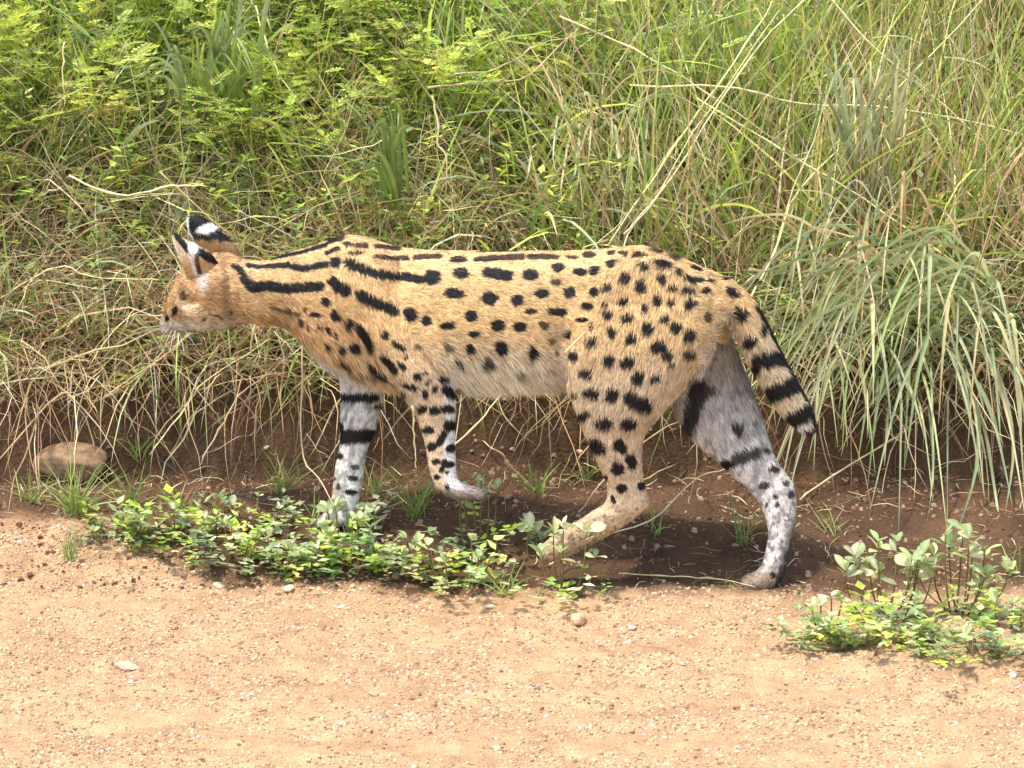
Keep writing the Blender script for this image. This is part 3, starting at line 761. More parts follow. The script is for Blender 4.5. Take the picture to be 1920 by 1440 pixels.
parts['torso'] = [(455,486,462,606,.235,.046),(495,489,492,602,.23,.045),(540,474,532,608,.22,.047),(590,459,572,638,.21,.054),(640,442,608,680,.195,.064),
 (685,444,662,708,.185,.072),(730,460,735,728,.175,.082),(790,469,800,724,.16,.090),(870,471,880,728,.14,.094),(960,471,968,728,.115,.094),
 (1050,471,1055,722,.09,.090),(1130,467,1130,725,.07,.086),(1200,461,1190,722,.055,.082),(1262,478,1240,705,.045,.078),(1318,502,1290,680,.038,.068),
 (1360,524,1328,640,.034,.05),(1384,548,1350,598,.034,.028)]
parts['head'] = [(468,500,476,596,.235,.036),(450,484,452,608,.237,.048),(420,474,425,616,.243,.056),(388,478,394,618,.25,.058),(360,494,370,620,.26,.054),(340,520,350,621,.272,.046),(327,550,336,622,.285,.035),(318,576,325,626,.294,.028),(312,588,317,624,.301,.022),(309,598,312,614,.305,.012)]
parts['near_hind'] = [(1110,540,1335,560,-.005,.040),(1078,600,1342,610,-.012,.052),(1066,660,1332,655,-.016,.054),(1064,715,1305,700,-.018,.050),(1080,765,1252,762,-.018,.044),(1097,812,1209,812,-.016,.034),
 (1118,862,1203,860,-.012,.027),(1136,903,1207,900,-.008,.022),(1138,928,1214,925,-.005,.021),(1132,946,1216,948,-.003,.021),(1112,958,1180,979,0,.021),(1092,971,1136,1006,.003,.021),(1064,990,1096,1028,.006,.024),(1036,1006,1062,1046,.01,.026),(1014,1024,1032,1052,.012,.02)]
parts['far_hind'] = [(1200,570,1350,570,.075,.04),(1225,650,1370,630,.085,.045),(1250,720,1388,680,.088,.045),(1268,775,1405,722,.086,.043),(1296,818,1424,776,.082,.04),(1338,857,1439,825,.075,.034),
 (1374,892,1457,865,.068,.028),(1404,920,1478,893,.06,.024),(1424,945,1492,922,.053,.021),(1436,975,1492,968,.047,.02),(1440,1005,1486,1008,.043,.019),(1434,1038,1478,1046,.04,.020),(1427,1062,1470,1078,.037,.023),(1412,1074,1446,1106,.034,.026),(1396,1080,1412,1110,.032,.025),(1389,1088,1395,1106,.032,.017)]
parts['near_fore'] = [(640,500,740,490,.135,.030),(645,560,790,570,.125,.038),(668,630,830,640,.118,.043),(712,690,850,692,.112,.043),(748,732,853,728,.108,.037),(778,776,854,770,.105,.030),(790,808,854,808,.102,.025),(798,838,853,838,.1,.022),
 (803,872,856,872,.098,.020),(810,896,857,894,.096,.019),(820,916,862,902,.095,.018),(842,930,872,908,.094,.017),(868,935,888,914,.093,.021),(892,934,900,918,.092,.019)]
parts['far_fore'] = [(630,600,730,620,.235,.035),(634,680,735,690,.235,.038),(640,740,718,742,.235,.034),(638,785,709,790,.232,.029),(638,812,700,816,.23,.025),(635,845,689,842,.228,.022),(629,872,684,873,.226,.021),(625,900,680,902,.225,.020),
 (622,930,674,935,.223,.021),(614,953,666,960,.22,.024),(601,968,652,984,.215,.027),(594,974,618,988,.21,.022)]
parts['tail'] = [(1322,545,1365,522,.034,.03),(1345,562,1402,552,.034,.032),(1357,580,1420,576,.034,.033),(1370,606,1438,606,.036,.034),(1391,654,1459,650,.04,.034),(1413,698,1480,690,.044,.033),(1438,738,1501,729,.048,.031),(1463,772,1520,764,.052,.028),(1487,796,1528,790,.055,.021),(1507,812,1530,806,.056,.012)]
SV, SF, nS = [], [], 0
bone_p, bone_d, bone_t = [], [], []
for pn, st in parts.items():
    v, f, cc, rr = loft(st)
    SV.append(v); SF.append(f + nS); nS += len(v)
    for i in range(len(cc)):
        d = cc[min(i + 1, len(cc) - 1)] - cc[max(i - 1, 0)]; d = d / (np.linalg.norm(d) + 1e-9)
        if pn == 'head': d = -d
        bone_p.append(cc[i]); bone_d.append(d); bone_t.append((pn, rr[i]))
def blob(c, r, n=14):
    V_, F_ = [], []
    for i in range(n + 1):
        for j in range(2 * n):
            a, b = math.pi * i / n, math.pi * j / n
            V_.append((c[0] + r[0] * math.sin(a) * math.cos(b), c[1] + r[1] * math.sin(a) * math.sin(b), c[2] + r[2] * math.cos(a)))
    for i in range(n):
        for j in range(2 * n):
            a = i * 2 * n + j; b = i * 2 * n + (j + 1) % (2 * n); F_ += [(a, a + 2 * n, b + 2 * n), (a, b + 2 * n, b)]
    return np.array(V_), np.array(F_)
# toes on each paw, cheeks, shoulder and haunch muscle
def add_blob(px, py, Y, rx, ry, rz):
    global nS
    v, f = blob(P(px, py, Y), (rx, ry, rz)); SV.append(v); SF.append(f + nS); nS += len(v)
for dy in (-.018, -.006, .006, .018):
    add_blob(1396 + abs(dy) * 300, 1100, .032 + dy, .011, .0075, .010)
    add_blob(1020 + abs(dy) * 300, 1042, .012 + dy, .012, .0075, .010)
    add_blob(600 + abs(dy) * 300, 983, .212 + dy, .012, .0075, .010)
    add_blob(903 - abs(dy) * 300, 930 + (dy > 0) * 3, .092 + dy, .011, .0065, .008)
add_blob(372, 585, .215, .036, .020, .036); add_blob(332, 606, .283, .018, .016, .013); add_blob(345, 540, .25, .022, .02, .03)
add_blob(700, 560, .125, .075, .035, .09); add_blob(1210, 590, -.012, .11, .04, .11); add_blob(1140, 690, -.018, .06, .035, .06)
me = tri_mesh('serval_raw', np.concatenate(SV), np.concatenate(SF))
raw = obj('serval_raw', me)
rm = raw.modifiers.new('r', 'REMESH'); rm.mode = 'VOXEL'; rm.voxel_size = .0038; rm.use_smooth_shade = True
sm = raw.modifiers.new('s', 'SMOOTH'); sm.factor = .5; sm.iterations = 9
dg = bpy.context.evaluated_depsgraph_get()
body_me = bpy.data.meshes.new_from_object(raw.evaluated_get(dg))
bpy.data.objects.remove(raw); body_me.name = 'body'

# ---- coat pattern, measured on the animal in photograph pixels
E = []   # ellipses cx, cy, rx, ry, angle deg, strength
def e(*a):
    a = list(a)
    while len(a) < 6: a.append([0, 1][len(a) - 4])
    E.append(a)
S_ = []  # strokes: points, radius, strength
def s(pts, r0, r1=None, k=1): S_.append((pts, r0, r0 if r1 is None else r1, k))
s([(505,486),(560,474),(611,459)], 2, 3); s([(617,452),(638,445)], 5); s([(611,474),(632,465)], 3)
s([(461,497),(486,501),(536,497)], 3, 4); s([(544,499),(569,504),(611,494)], 5); e(627,492,11,10)
s([(434,497),(450,507),(457,526),(471,538)], 3, 9); s([(471,538),(498,536),(540,540),(598,535)], 9, 8); s([(622,527),(646,543)], 9, 10); e(608,565,8,8)
e(652,457,12,4); e(677,459,14,5); e(665,472,18,4); s([(702,460),(746,466)], 3); s([(702,481),(761,484)], 3, 4); s([(776,482),(822,480)], 4); e(858,486,17,6)
s([(891,486),(978,481)], 4, 5); s([(990,481),(1041,482)], 4); e(1069,482,12,4); s([(897,470),(965,469)], 2)
s([(652,490),(678,501),(704,510),(790,524)], 8, 7); e(808,520,16,14); e(863,512,16,10); s([(912,510),(950,517)], 9); e(992,515,15,11); e(1045,501,12,8); e(1085,509,13,7); e(1039,528,12,7,0,.8)
s([(675,551),(704,566),(739,579)], 10, 9); e(849,550,20,10,5); e(916,559,17,11); e(967,563,12,10); e(1013,550,13,8); e(1066,548,12,11)
e(767,589,12,13); e(797,602,10,9); e(836,610,15,8); e(881,592,12,11); e(931,610,14,11); e(886,626,11,6); e(972,613,14,9); e(992,584,12,6); e(1043,584,18,8,5); e(1017,610,10,9,0,.75); e(1091,600,11,5); e(1100,575,12,8)
e(627,590,9,12,-30); e(650,605,9,9); s([(668,613),(683,628),(692,650)], 7, 5); e(613,617,4,8,-20); e(626,628,4,5); e(610,647,5,7,-15); e(636,653,8,7); e(662,650,12,9,30)
e(721,626,7,9,-20); s([(735,639),(754,652)], 4); e(759,667,5,5); s([(716,668),(740,694)], 5, 6); s([(748,678),(756,686)], 4); s([(633,673),(647,683)], 4); s([(652,693),(670,703)], 4); s([(690,684),(714,702)], 6); s([(673,696),(696,703)], 2.5)
e(780,704,8,7); e(795,736,7,9,-15); e(814,727,5,8,15); e(800,714,7,4,-35); e(830,710,11,5); s([(833,726),(847,738)], 7); e(767,722,17,5,10); e(748,736,13,5,15); e(793,696,8,3)
e(836,649,12,9,0,.6); e(876,652,10,9); e(936,652,14,12); e(995,660,11,13); e(909,677,12,10,0,.85); e(967,696,12,10,0,.5); e(1032,639,8,8,0,.55); e(1061,626,8,8); e(854,675,8,5,30); e(1026,688,4,7,0,.6); e(1074,666,8,9); e(1040,660,5,6,0,.7); e(782,649,10,5,20,.5)
e(1102,478,14,6); e(1143,474,8,4); e(1168,474,11,4); e(1201,477,16,6); e(1233,469,12,4); e(1264,481,10,4,20); e(1242,493,14,6,12); e(1147,494,15,7,-8); e(1210,496,11,6); e(1112,507,10,9)
e(1173,518,10,12); e(1203,531,10,12); e(1241,518,10,10); e(1138,534,9,9); e(1112,548,9,8); e(1169,560,10,8); e(1233,558,9,11); e(1262,535,10,7); e(1259,563,8,8); e(1290,541,12,6); e(1322,545,8,5); e(1293,567,12,9); e(1210,572,8,10)
e(1134,567,6,5); e(1140,585,11,8); e(1176,592,10,9); e(1248,593,11,8,15); e(1268,610,11,11); e(1292,624,12,12); e(1216,611,12,12); e(1147,617,11,10); e(1185,631,11,11); e(1112,637,9,11); e(1108,609,5,8,20)
e(1235,646,16,11); e(1252,662,12,9); e(1294,660,12,12,0,.8); e(1261,679,9,9,0,.6); e(1143,671,12,13); e(1178,674,15,12); e(1100,696,12,10); e(1197,703,13,14); e(1230,704,11,8); e(1077,736,8,8,0,.6); e(1112,733,17,11); e(1150,736,14,14)
s([(1183,741),(1212,757)], 13); e(1096,774,13,10); e(1134,789,17,12); e(1181,790,13,13); e(1270,507,7,4,25); s([(1286,519),(1315,526)], 4); e(1329,527,5,4); s([(1297,499),(1312,505)], 3); e(1356,522,9,3,20); e(1326,595,9,11,0,.7)
e(1369,547,14,7,35); e(1385,586,13,14); e(1404,637,13,12); e(1429,615,7,11); s([(1422,672),(1468,667)], 13); e(1414,691,8,10); s([(1443,735),(1499,712)], 15); s([(1480,785),(1525,763)], 14); s([(1415,570),(1441,610),(1468,662),(1500,720),(1528,775),(1533,805)], 4, 8); s([(1498,819),(1532,806)], 10); e(1530,798,8,16)
e(1120,833,20,14,30); e(1163,833,11,15,-20); e(1183,863,10,17); e(1158,878,12,14,-30); e(1165,915,11,8); e(1202,910,7,8); e(1150,935,4,9,-20); e(1134,896,5,8)
s([(1310,716),(1287,793)], 15, 14, .95); e(1330,723,10,14,0,.6); e(1382,797,11,14,-20,.85); e(1360,867,14,8,20); s([(1377,859),(1413,845)], 11, 12, .9); e(1433,841,10,5,20,.8); e(1450,878,13,6,15,.85); e(1473,905,8,5,0,.8); e(1432,910,12,8,-15,.8); e(1483,927,7,7,0,.8); e(1457,945,5,6,0,.8); e(1453,930,4,4); e(1437,947,4,5,0,.7); e(1410,783,8,6,0,.5)
s([(1488,1010),(1476,1045)], 4, 6, .7); s([(1468,1062),(1462,1095)], 6, 7, .8); e(1450,1077,5,6); e(1425,1112,26,5,0,.8)
s([(640,743),(703,742)], 7); e(710,759,10,5,-30,.8); s([(648,818),(698,815)], 14, 12); e(638,798,7,8); e(637,855,8,6); e(627,897,4,4,0,.7); e(635,912,4,8,0,.8); e(667,875,10,6,15,.7); e(662,896,11,5,8,.85); e(657,922,13,5,8)
e(790,765,10,9); e(815,766,12,9); e(838,764,13,8); e(802,805,12,8,10); e(843,797,13,12,-20); s([(832,812),(823,830)], 6); e(810,837,10,8,-15); e(845,840,10,8,-15); e(817,865,8,6); e(842,870,12,6); s([(834,864),(828,882)], 4); e(819,894,6,6); e(837,885,4,4); e(837,912,4,6); e(825,915,3,3)
s([(507,576),(530,580),(555,588)], 3, 3, .85); e(481,595,7,3,-15,.8); e(502,601,6,4,0,.6); e(532,601,6,4,0,.6); e(561,603,5,9,-15,.8); e(569,578,5,5,0,.7); e(588,589,14,4,0,.9); e(596,612,5,5,0,.8); e(575,612,4,4,0,.7)
e(400,606,7,3,10,.8); e(381,601,4,4,0,.6); e(419,608,5,3,0,.6); e(446,608,7,3,-10,.75); e(402,591,9,2,10,.6); e(430,588,3,5,-30,.7); e(415,597,4,3,0,.5); e(342,556,8,12,-20,.5); e(327,584,5,11,20,.95); e(313,598,4,5,0,.95); e(455,590,5,3,0,.5)
# ear backs
EARB = [([(330,441),(352,470)], 5), ([(372,474),(412,493)], 8)]
def seg_d(x, y, p, q):
    vx, vy = q[0] - p[0], q[1] - p[1]; t = np.clip(((x - p[0]) * vx + (y - p[1]) * vy) / (vx * vx + vy * vy + 1e-9), 0, 1)
    return np.hypot(x - p[0] - t * vx, y - p[1] - t * vy), t
def marks(x, y):
    """how black the coat is at the measured place"""
    m = np.zeros(len(x))
    wob = 1 + .30 * (vnoise(x, y, 4, 71) - .5) + .15 * (vnoise(x, y, 1.6, 72) - .5)
    for cx, cy, rx, ry, an, k in E:
        near = (np.abs(x - cx) < 34) & (np.abs(y - cy) < 34)
        if not near.any(): continue
        a = math.radians(an); dx, dy = x[near] - cx, y[near] - cy
        u = dx * math.cos(a) + dy * math.sin(a); w = -dx * math.sin(a) + dy * math.cos(a)
        q_ = k ** .5; dd = np.hypot(u / (rx * q_ + .6), w / (ry * q_ + .6)) / wob[near]
        m[near] = np.maximum(m[near], min(1, .45 + k * .6) * sstep(1.14, .88, dd))
    for pts, r0, r1, k in S_:
        for i in range(len(pts) - 1):
            d, t = seg_d(x, y, pts[i], pts[i + 1]); tt = (i + t) / (len(pts) - 1); r = ((r0 + (r1 - r0) * tt) * 1.06 + .8) * wob
            m = np.maximum(m, k * sstep(1.2, .85, d / r))
    return m
TAN = np.array((.68, .455, .205)); ORANGE = np.array((.57, .355, .165)); CREAM = np.array((.66, .52, .35)); WHITE = np.array((.80, .77, .72)); BLACK = np.array((.014, .012, .012)); GREY = np.array((.40, .36, .30)); BRN = np.array((.20, .11, .055))
kd = KDTree(len(bone_p))
for i, p in enumerate(bone_p): kd.insert(p, i)
kd.balance()
def coat_colour(Vw, N, bone):
    x, y = to_px(Vw); n = len(x)
    bt = np.array([bone_t[b][0] for b in bone])
    # torso: warm above, paler flank, grey white belly
    c = np.tile(TAN, (n, 1))
    f = sstep(600, 740, y)[:, None]; c = c * (1 - .75 * f) + CREAM * .75 * f
    fr = (sstep(760, 600, x) * sstep(520, 600, y))[:, None]; c = c * (1 - fr * .8) + ORANGE * fr * .8
    fl = (sstep(-.05, .7, -N[:, 2]) * (bt == 'torso') * sstep(730, 800, x))[:, None]; c = c * (1 - fl) + np.array((.76, .67, .52)) * fl
    g = ((bt == 'torso') * sstep(.0, 1.0, (y - (655 + (x - 600) * .62)) / 26) * (x < 735) * (x > 560))[:, None]; c = c * (1 - g) + WHITE * .9 * g
    # legs: tan outside, white inside and behind
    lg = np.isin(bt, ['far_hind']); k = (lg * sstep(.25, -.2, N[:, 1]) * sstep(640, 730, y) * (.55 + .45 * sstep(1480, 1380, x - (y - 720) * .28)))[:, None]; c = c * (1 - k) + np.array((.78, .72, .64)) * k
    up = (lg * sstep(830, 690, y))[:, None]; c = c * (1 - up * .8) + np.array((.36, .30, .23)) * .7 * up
    lg = np.isin(bt, ['far_fore']); k = (lg * sstep(.45, -.1, N[:, 1]) * sstep(640, 700, y))[:, None]; c = c * (1 - k) + np.array((.78, .74, .68)) * k
    kk = (lg * sstep(640, 628, x) * sstep(850, 880, y))[:, None]; c = c * (1 - kk * .7) + CREAM * .7 * kk
    lg = np.isin(bt, ['near_fore', 'near_hind']); k = (lg * sstep(.2, .7, N[:, 1]))[:, None]; c = c * (1 - k) + WHITE * k
    lg = (bt == 'near_fore'); k = (lg * sstep(826, 842, x + (vnoise(x, y, 9, 81) - .5) * 12) * sstep(690, 720, y))[:, None]; c = c * (1 - k) + WHITE * k
    k = (lg * np.maximum(sstep(912, 922, y), sstep(852, 870, x) * sstep(895, 905, y) * .8))[:, None] * .85; c = c * (1 - k) + np.array((.19, .13, .09)) * k
    k = (np.isin(bt, ['near_hind']) * sstep(930, 975, y) * .5)[:, None]; c = c * (1 - k) + np.array((.50, .34, .19)) * k
    # tail
    k = ((bt == 'tail') * sstep(560, 660, y) * .75)[:, None]; c = c * (1 - k) + np.array((.72, .58, .38)) * k
    k = ((bt == 'tail') * sstep(1.3, .6, np.hypot((x - 1501) / 15, (y - 796) / 12)))[:, None]; c = c * (1 - k) + WHITE * k
    # head
    hd_ = (bt == 'head') & (x < 470)
    k = (hd_ * .9)[:, None]; c = c * (1 - k) + (ORANGE * (.9 + .3 * vnoise(x, y, 14, 85))[:, None]) * k
    k = (hd_ * sstep(598, 616, y) * .9)[:, None]; c = c * (1 - k) + WHITE * .9 * k
    k = (hd_ * sstep(345, 322, x) * sstep(596, 608, y))[:, None]; c = c * (1 - k) + WHITE * k
    k = (hd_ * np.clip(.9 - np.hypot((x - 402) / 24, (y - 548) / 40), 0, .75))[:, None]; c = c * (1 - k) + np.array((.30, .16, .06)) * k
    k = (hd_ * sstep(574, 596, y) * .45)[:, None]; c = c * (1 - k) + CREAM * k
    k = (hd_ * np.clip(1.1 - np.hypot((x - 378) / 12, (y - 525) / 30), 0, .8))[:, None]; c = c * (1 - k) + WHITE * k
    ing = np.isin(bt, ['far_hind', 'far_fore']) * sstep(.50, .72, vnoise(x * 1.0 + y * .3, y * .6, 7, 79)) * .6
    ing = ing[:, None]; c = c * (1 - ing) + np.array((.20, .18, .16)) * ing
    hm = (hd_ * sstep(.52, .7, vnoise(x, y, 6, 80)) * .45 * sstep(610, 600, y))[:, None]; c = c * (1 - hm) + np.array((.26, .14, .06)) * hm
    for (cx, cy, rx, ry, cc_, kk_) in ((420, 548, 8, 36, (.17, .085, .035), .6), (392, 560, 16, 22, (.24, .13, .05), .5), (345, 548, 14, 9, (.18, .11, .06), .6), (352, 575, 20, 7, (.72, .55, .36), .7), (335, 566, 8, 5, (.74, .62, .46), .8), (340, 612, 26, 7, (.82, .78, .72), .9), (400, 592, 40, 5, (.25, .15, .08), .35)):
        k = (hd_ * sstep(1.4, .5, np.hypot((x - cx) / rx, (y - cy) / ry)) * kk_)[:, None]; c = c * (1 - k) + np.array(cc_) * k
    # grizzle and mud on the feet
    nz = vnoise(x, y, 6, 73)
    foot = np.zeros(n)
    foot += (bt == 'near_hind') * sstep(935, 955, y); foot += (bt == 'far_hind') * sstep(905, 950, y); foot += (bt == 'far_fore') * sstep(760, 900, y) * .5
    sp = foot * sstep(.60, .74, vnoise(x, y, 4, 74) * .7 + vnoise(x, y, 9, 86) * .3) * .7
    c = c * (1 - sp[:, None]) + np.array((.10, .085, .075)) * sp[:, None]
    mud = ((bt == 'far_hind') * sstep(1465, 1485, x + (y - 1000) * .15) * sstep(950, 1000, y) + (bt == 'far_hind') * sstep(1085, 1110, y) * sstep(1400, 1440, x))
    pw = ((bt == 'far_hind') * sstep(1050, 1085, y))[:, None] * .85; c = c * (1 - pw) + np.array((.27, .18, .11)) * pw
    mud = np.clip(mud * (.5 + vnoise(x, y, 7, 82)), 0, 1)[:, None] * .7; c = c * (1 - mud) + np.array((.10, .075, .055)) * mud
    c = c * (1 + .22 * (nz - .5) + .42 * (vnoise(x * .3 + y * .1, y * 1.4 - x * .25, 5, 75) - .5) + .2 * (vnoise(x, y, 60, 76) - .5))[:, None]
    m = marks(x, y)
    under = ((bt == 'torso') | (bt == 'head')) & (N[:, 2] < -.5)
    m = m * np.where(under, .4, 1)
    mk = m[:, None]
    dark = np.where((y < 486)[:, None] & (x > 630)[:, None], BRN * .28, BLACK)
    return c * (1 - mk) + dark * mk
Vb = np.empty(len(body_me.vertices) * 3, dtype=np.float32); body_me.vertices.foreach_get('co', Vb); Vb = Vb.reshape(-1, 3).astype(float)
# muscles and folds: push the surface in or out along measured lines on both flanks
Nb = np.empty(len(Vb) * 3, dtype=np.float32); body_me.vertices.foreach_get('normal', Nb); Nb = Nb.reshape(-1, 3).astype(float)
xs_, ys_ = to_px(Vb); side_ = sstep(.15, .6, np.abs(Nb[:, 1])); dsp = np.zeros(len(Vb))
for pts, wd_, amt in (([(772, 520), (800, 600), (850, 700)], 24, -.009), ([(1066, 540), (1048, 640), (1056, 740)], 24, -.011), ([(640, 560), (690, 650), (740, 720)], 20, -.004),
   ([(665, 470), (700, 560), (720, 640)], 22, .005), ([(1130, 560), (1110, 650), (1100, 720)], 26, .006), ([(1300, 560), (1290, 640), (1240, 720)], 22, .005), ([(1340, 560), (1335, 640), (1290, 730)], 12, -.006),
   ([(870, 560), (890, 700)], 14, -.003), ([(930, 560), (950, 700)], 14, -.003), ([(990, 560), (1000, 700)], 14, -.003), ([(1170, 820), (1195, 900)], 9, -.005), ([(1140, 830), (1150, 900)], 9, .003),
   ([(470, 560), (560, 590)], 22, -.004), ([(425, 500), (440, 600)], 12, -.006), ([(410, 520), (415, 600)], 14, .004), ([(690, 480), (1200, 480)], 10, -.003), ([(352, 572), (366, 566)], 7, -.004), ([(338, 556), (356, 548)], 7, .004)):
    for p_, q_ in zip(pts, pts[1:]):
        d_, _t = seg_d(xs_, ys_, p_, q_); dsp = dsp + amt * np.exp(-(d_ / wd_) ** 2) / (len(pts) - 1) ** .5
Vb = Vb + Nb * (dsp * side_)[:, None]
body_me.vertices.foreach_set('co', Vb.astype(np.float32).ravel()); body_me.update()
Nb = np.empty(len(Vb) * 3, dtype=np.float32); body_me.vertices.foreach_get('normal', Nb); Nb = Nb.reshape(-1, 3).astype(float)
def nearest_bone(Vs):
    out = np.empty(len(Vs), int)
    BP = np.array(bone_p); BR = np.array([b[1] for b in bone_t])
    for i0 in range(0, len(Vs), 20000):
        d = np.linalg.norm(Vs[i0:i0 + 20000, None, :] - BP[None], axis=2) / (BR[None] + .012)
        out[i0:i0 + 20000] = d.argmin(1)
    return out
bone_b = nearest_bone(Vb)
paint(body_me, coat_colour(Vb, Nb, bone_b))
root_p = P(1040, 1080, .08); root_p[2] = float(H(root_p[0], root_p[1])); root_p = tuple(float(a) for a in root_p)
serval = empty('serval', root_p, label='spotted tan wild cat walking left along the verge with its head turned away', category='wild cat')
def shift(me):
    me.transform(Matrix.Translation(-Vector(root_p))); return me
BT = np.array([b[0] for b in bone_t])
BD = np.array(bone_d)
def fur_on(me, count, length_fn, colour_fn, bones_fn, name, parent, lift=.28, width=.0011, seed=5, dirfn=None):
    r = np.random.default_rng(seed)
    me.calc_loop_triangles(); nt = len(me.loop_triangles)
    T = np.empty(nt * 3, dtype=np.int32); me.loop_triangles.foreach_get('vertices', T); T = T.reshape(-1, 3)
    co = np.empty(len(me.vertices) * 3, dtype=np.float32); me.vertices.foreach_get('co', co); co = co.reshape(-1, 3).astype(float)
    no = np.empty(len(me.vertices) * 3, dtype=np.float32); me.vertices.foreach_get('normal', no); no = no.reshape(-1, 3).astype(float)
    A, B, C_ = co[T[:, 0]], co[T[:, 1]], co[T[:, 2]]
    ar = np.linalg.norm(np.cross(B - A, C_ - A), axis=1)
    # more hair where the roadside sees it
    t = r.choice(nt, count, p=ar / ar.sum())
    u, v = r.random(count), r.random(count); fl = u + v > 1; u[fl], v[fl] = 1 - u[fl], 1 - v[fl]; w = 1 - u - v
    p = A[t] * w[:, None] + B[t] * u[:, None] + C_[t] * v[:, None]
    nn = no[T[t, 0]] * w[:, None] + no[T[t, 1]] * u[:, None] + no[T[t, 2]] * v[:, None]; nn /= np.linalg.norm(nn, axis=1)[:, None] + 1e-9
    bn = bones_fn(p); L, lf = length_fn(p, nn, bn); L = L * r.uniform(.6, 1.25, count)
    d = dirfn(p, nn, bn)
    d = d + r.normal(size=(count, 3)) * .22
    clumpv = np.stack([vnoise(p[:, 0] * 1000, p[:, 2] * 1000, 9, 91) - .5, vnoise(p[:, 0] * 1000, p[:, 2] * 1000, 9, 92) - .5, vnoise(p[:, 0] * 1000, p[:, 2] * 1000, 9, 93) - .5], 1)
    d = d + clumpv * .9
    d = d - nn * (d * nn).sum(1)[:, None]; d /= np.linalg.norm(d, axis=1)[:, None] + 1e-9
    d = d + nn * (lift * lf * r.uniform(.5, 1.4, count))[:, None]; d /= np.linalg.norm(d, axis=1)[:, None]
    side = np.cross(d, nn); side /= np.linalg.norm(side, axis=1)[:, None] + 1e-9
    side = side + nn * r.normal(size=(count, 1)) * .35; side /= np.linalg.norm(side, axis=1)[:, None]
    wd = width * r.uniform(.7, 1.3, count)[:, None]
    grav = np.zeros((count, 3)); grav[:, 2] = -1
    mid = p + d * (L * .55)[:, None]; tip = p + d * L[:, None] + (grav - nn * .6) * (L * .18)[:, None]
    Vv = np.stack([p - side * wd * .5, p + side * wd * .5, mid + side * wd * .32, mid - side * wd * .32, tip], 1).reshape(-1, 3)
    F = (np.array([(0, 1, 2), (0, 2, 3), (3, 2, 4)])[None] + 5 * np.arange(count)[:, None, None]).reshape(-1, 3)
    c = colour_fn(p, nn, bn) * np.where(r.random(count) < .16, r.uniform(.38, .65, count), r.uniform(.85, 1.3, count))[:, None] * (1 + .04 * r.normal(size=(count, 3)))
    C5 = np.repeat(c, 5, 0).reshape(count, 5, 3); C5[:, 4] *= 1.1; C5[:, 0:2] *= .85
    fm = tri_mesh(name, Vv, F, np.clip(C5.reshape(-1, 3), 0, .95), False)
    return fm
def len_body(p, nn, bn):
    b = BT[bn]; x, y = to_px(p); L = np.full(len(p), .009); lf = np.ones(len(p))
    low = sstep(.1, -.7, nn[:, 2]) * (b == 'torso'); L = L + low * .016; lf = lf + low * .6
    L = np.where((b == 'torso') & (x > 760) & (x < 1080), L + .008 * sstep(650, 720, y), L)
    L = np.where(b == 'head', .0085, L); L = np.where((b == 'near_fore') & (y > 895), .009, L)
    hl = np.isin(b, ['near_hind', 'far_hind']); L = np.where(hl, .014 - .009 * sstep(780, 930, y), L)
    L = np.where(b == 'far_hind', .022 - .017 * sstep(760, 930, y), L)
    fl_ = np.isin(b, ['near_fore', 'far_fore']); L = np.where(fl_, .010 - .006 * sstep(740, 850, y) + .006 * sstep(895, 910, y) * (b == 'near_fore'), L)
    L = np.where(b == 'tail', .014, L); lf = np.where(b == 'tail', 1.3, lf)
    top = (b == 'torso') & (nn[:, 2] > .7); lf = np.where(top, .45, lf)
    return L, lf
def dir_body(p, nn, bn):
    d = BD[bn].copy(); b = BT[bn]; x, y = to_px(p)
    t = (b == 'torso'); d[:, 2] -= t * (.15 + .9 * sstep(600, 720, y)); d[:, 2] -= (b == 'far_hind') * .2
    return d
fm = fur_on(body_me, 300000, len_body, coat_colour, nearest_bone, 'coat_fur', serval, dirfn=dir_body)
obj('body', shift(body_me), M_coat, serval)
obj('coat_fur', shift(fm), M_fur, serval, kind='stuff')

# ---- ears: cupped shells with thickness
def ear_mesh(Ls, Rs, Y0, bulge, out, yt=0):
    """Ls, Rs: measured left and right edges from base to tip"""
    m = 15; n = 13; L_ = smooth_path([P(a, b, Y0 + yt * i / (len(Ls) - 1)) for i, (a, b) in enumerate(Ls)], m); R_ = smooth_path([P(a, b, Y0 + yt * i / (len(Rs) - 1)) for i, (a, b) in enumerate(Rs)], m)
    V_ = []
    for layer in (0, 1):
        for i in range(m):
            for j in range(n):
                u = j / (n - 1); b = math.sin(math.pi * u) ** .8 * bulge * (1 - .55 * (i / (m - 1)) ** 2) - .03 * (1 - float(sstep(0, .4, i / (m - 1))))
                p = L_[i] * (1 - u) + R_[i] * u + np.array(out) * (b - layer * .0025)
                V_.append(p)
    F_ = []; o = m * n
    for i in range(m - 1):
        for j in range(n - 1):
            a = i * n + j; F_ += [(a, a + 1, a + n + 1), (a, a + n + 1, a + n)]; F_ += [(o + a, o + a + n + 1, o + a + 1), (o + a, o + a + n, o + a + n + 1)]
    rim = [i * n for i in range(m)] + [(m - 1) * n + j for j in range(1, n)] + [i * n + n - 1 for i in range(m - 2, -1, -1)] + [j for j in range(n - 2, 0, -1)]
    for a, b in zip(rim, rim[1:] + rim[:1]): F_ += [(a, o + a, o + b), (a, o + b, b)]
    return np.array(V_), np.array(F_)
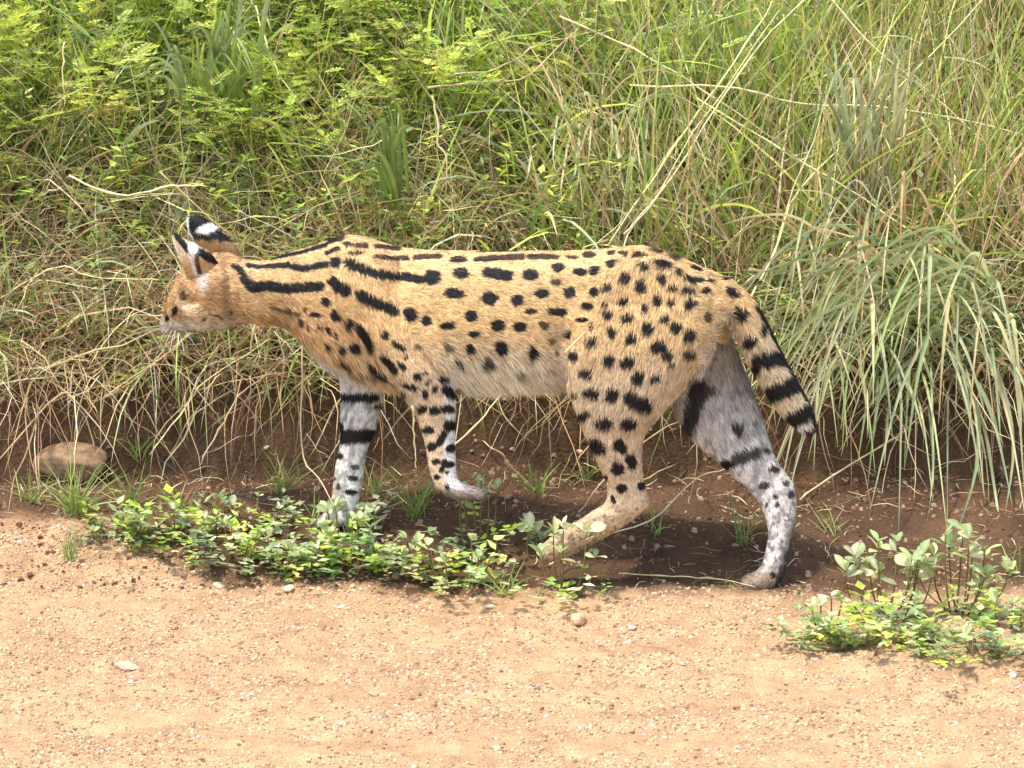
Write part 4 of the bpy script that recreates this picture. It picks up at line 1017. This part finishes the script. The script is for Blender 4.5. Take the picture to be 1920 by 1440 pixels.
def far_ear_c(p, nn, bn=None):
    x, y = to_px(p); n = len(x); c = np.tile(ORANGE, (n, 1)); w = (vnoise(x, y, 5, 77) - .5) * 6
    line = 452 + (x - 362) * .06 + w; bk = sstep(3, -3, y - line)[:, None]; c = c * (1 - bk) + BLACK * bk
    a = math.radians(-14); dx, dy = x - 389, y - 430; u = dx * math.cos(a) + dy * math.sin(a); v = -dx * math.sin(a) + dy * math.cos(a)
    wh = sstep(1.2, .85, np.hypot(u / 21, v / 8.5) + w * .02)[:, None]; c = c * (1 - wh) + WHITE * wh
    for a_, b_ in (((350, 409), (351, 432)), ((351, 432), (361, 466))):
        d, t = seg_d(x, y, a_, b_); k = sstep(4.5, 2.5, d)[:, None]; c = c * (1 - k) + WHITE * k
    k = (sstep(448, 470, x) * sstep(440, 455, y))[:, None]; c = c * (1 - k) + CREAM * k
    inn = sstep(.2, .6, nn[:, 1])[:, None]; c = c * (1 - inn) + CREAM * inn
    return c
def near_ear_c(p, nn, bn=None):
    x, y = to_px(p); n = len(x); c = np.tile(CREAM * 1.05, (n, 1)); w = (vnoise(x, y, 5, 78) - .5) * 4
    low = sstep(478, 500, y)[:, None]; c = c * (1 - low) + ORANGE * 1.1 * low
    upp = (sstep(365, 385, x))[:, None]; c = c * (1 - upp * .6) + ORANGE * upp * .6
    for pts, r in EARB:
        d, t = seg_d(x, y, pts[0], pts[1]); k = sstep(r + 2, r - 1, d + w)[:, None]; c = c * (1 - k) + BLACK * k
    k = sstep(1.2, .85, np.hypot((x - 363) / 10, (y - 468) / 11))[:, None]; c = c * (1 - k) + WHITE * 1.05 * k
    for a_, b_ in (((358, 484), (368, 512)), ((368, 512), (378, 532))):
        d, t = seg_d(x, y, a_, b_); k = sstep(3.6, 2, d)[:, None]; c = c * (1 - k) + WHITE * k
    d, t = seg_d(x, y, (369, 486), (375, 514)); k = (sstep(5, 3, d) * .9)[:, None]; c = c * (1 - k) + BLACK * k
    return c
far_l = [(374, 492), (366, 466), (354, 436), (350, 412), (362, 406)]; far_r = [(462, 492), (446, 466), (424, 444), (396, 418), (374, 406)]
near_l = [(372, 536), (350, 512), (336, 484), (325, 456), (325, 440)]; near_r = [(422, 506), (404, 482), (376, 464), (350, 452), (331, 439)]
for Ls, Rs, Y0, bl, out, yt, cf, lab in ((far_l, far_r, .262, .022, (.15, -.85, .3), .035, far_ear_c, 'black ear with a white bar, raised'), (near_l, near_r, .196, .016, (.1, -.8, .5), .03, near_ear_c, 'ear seen edge on with pale inner fur')):
    v, f = ear_mesh(Ls, Rs, Y0, bl, out, yt)
    em = tri_mesh('ear', v, f, None, True)
    nv = np.empty(len(v) * 3, dtype=np.float32); em.vertices.foreach_get('normal', nv); nv = nv.reshape(-1, 3).astype(float)
    paint(em, cf(v, nv))
    tipd = P(*Ls[-1], Y0) - P(*Ls[0], Y0); tipd /= np.linalg.norm(tipd)
    ef = fur_on(em, 9000, lambda p, nn, b: (np.full(len(p), .0055), np.ones(len(p)) * .9), cf, lambda p: np.zeros(len(p), int), 'ear_fur', serval, dirfn=lambda p, nn, b: np.tile(tipd, (len(p), 1)), width=.0009)
    eo = obj('ear', shift(em), M_coat, serval, label=lab)
    obj('ear_fur', shift(ef), M_fur, eo, kind='stuff')
# ---- eyes, nose, whiskers
def sph(c, r, name, mat):
    v, f = blob(c, r, 8); return obj(name, shift(tri_mesh(name, v, f, None, True)), mat, serval)
sph(P(329, 578, .262), (.007, .006, .008), 'eye', M_eye)
sph(P(322, 578, .318), (.007, .006, .008), 'eye', M_eye)
sph(P(311, 601, .304), (.006, .010, .006), 'nose', M_nose)
for i in range(9):
    a = P(328 + i, 606 + (i % 3) * 4, .272); far_ = P(300 + i * 9, 640 + (i % 3) * 12 - i, .22)
    v, f = tube(smooth_path([a, (a + far_) / 2 + np.array((0, 0, .006)), far_], 6), np.linspace(.0006, .0002, 6), 3)
    obj('whisker', shift(tri_mesh('whisker', v, f, None)), M_whisker, serval)
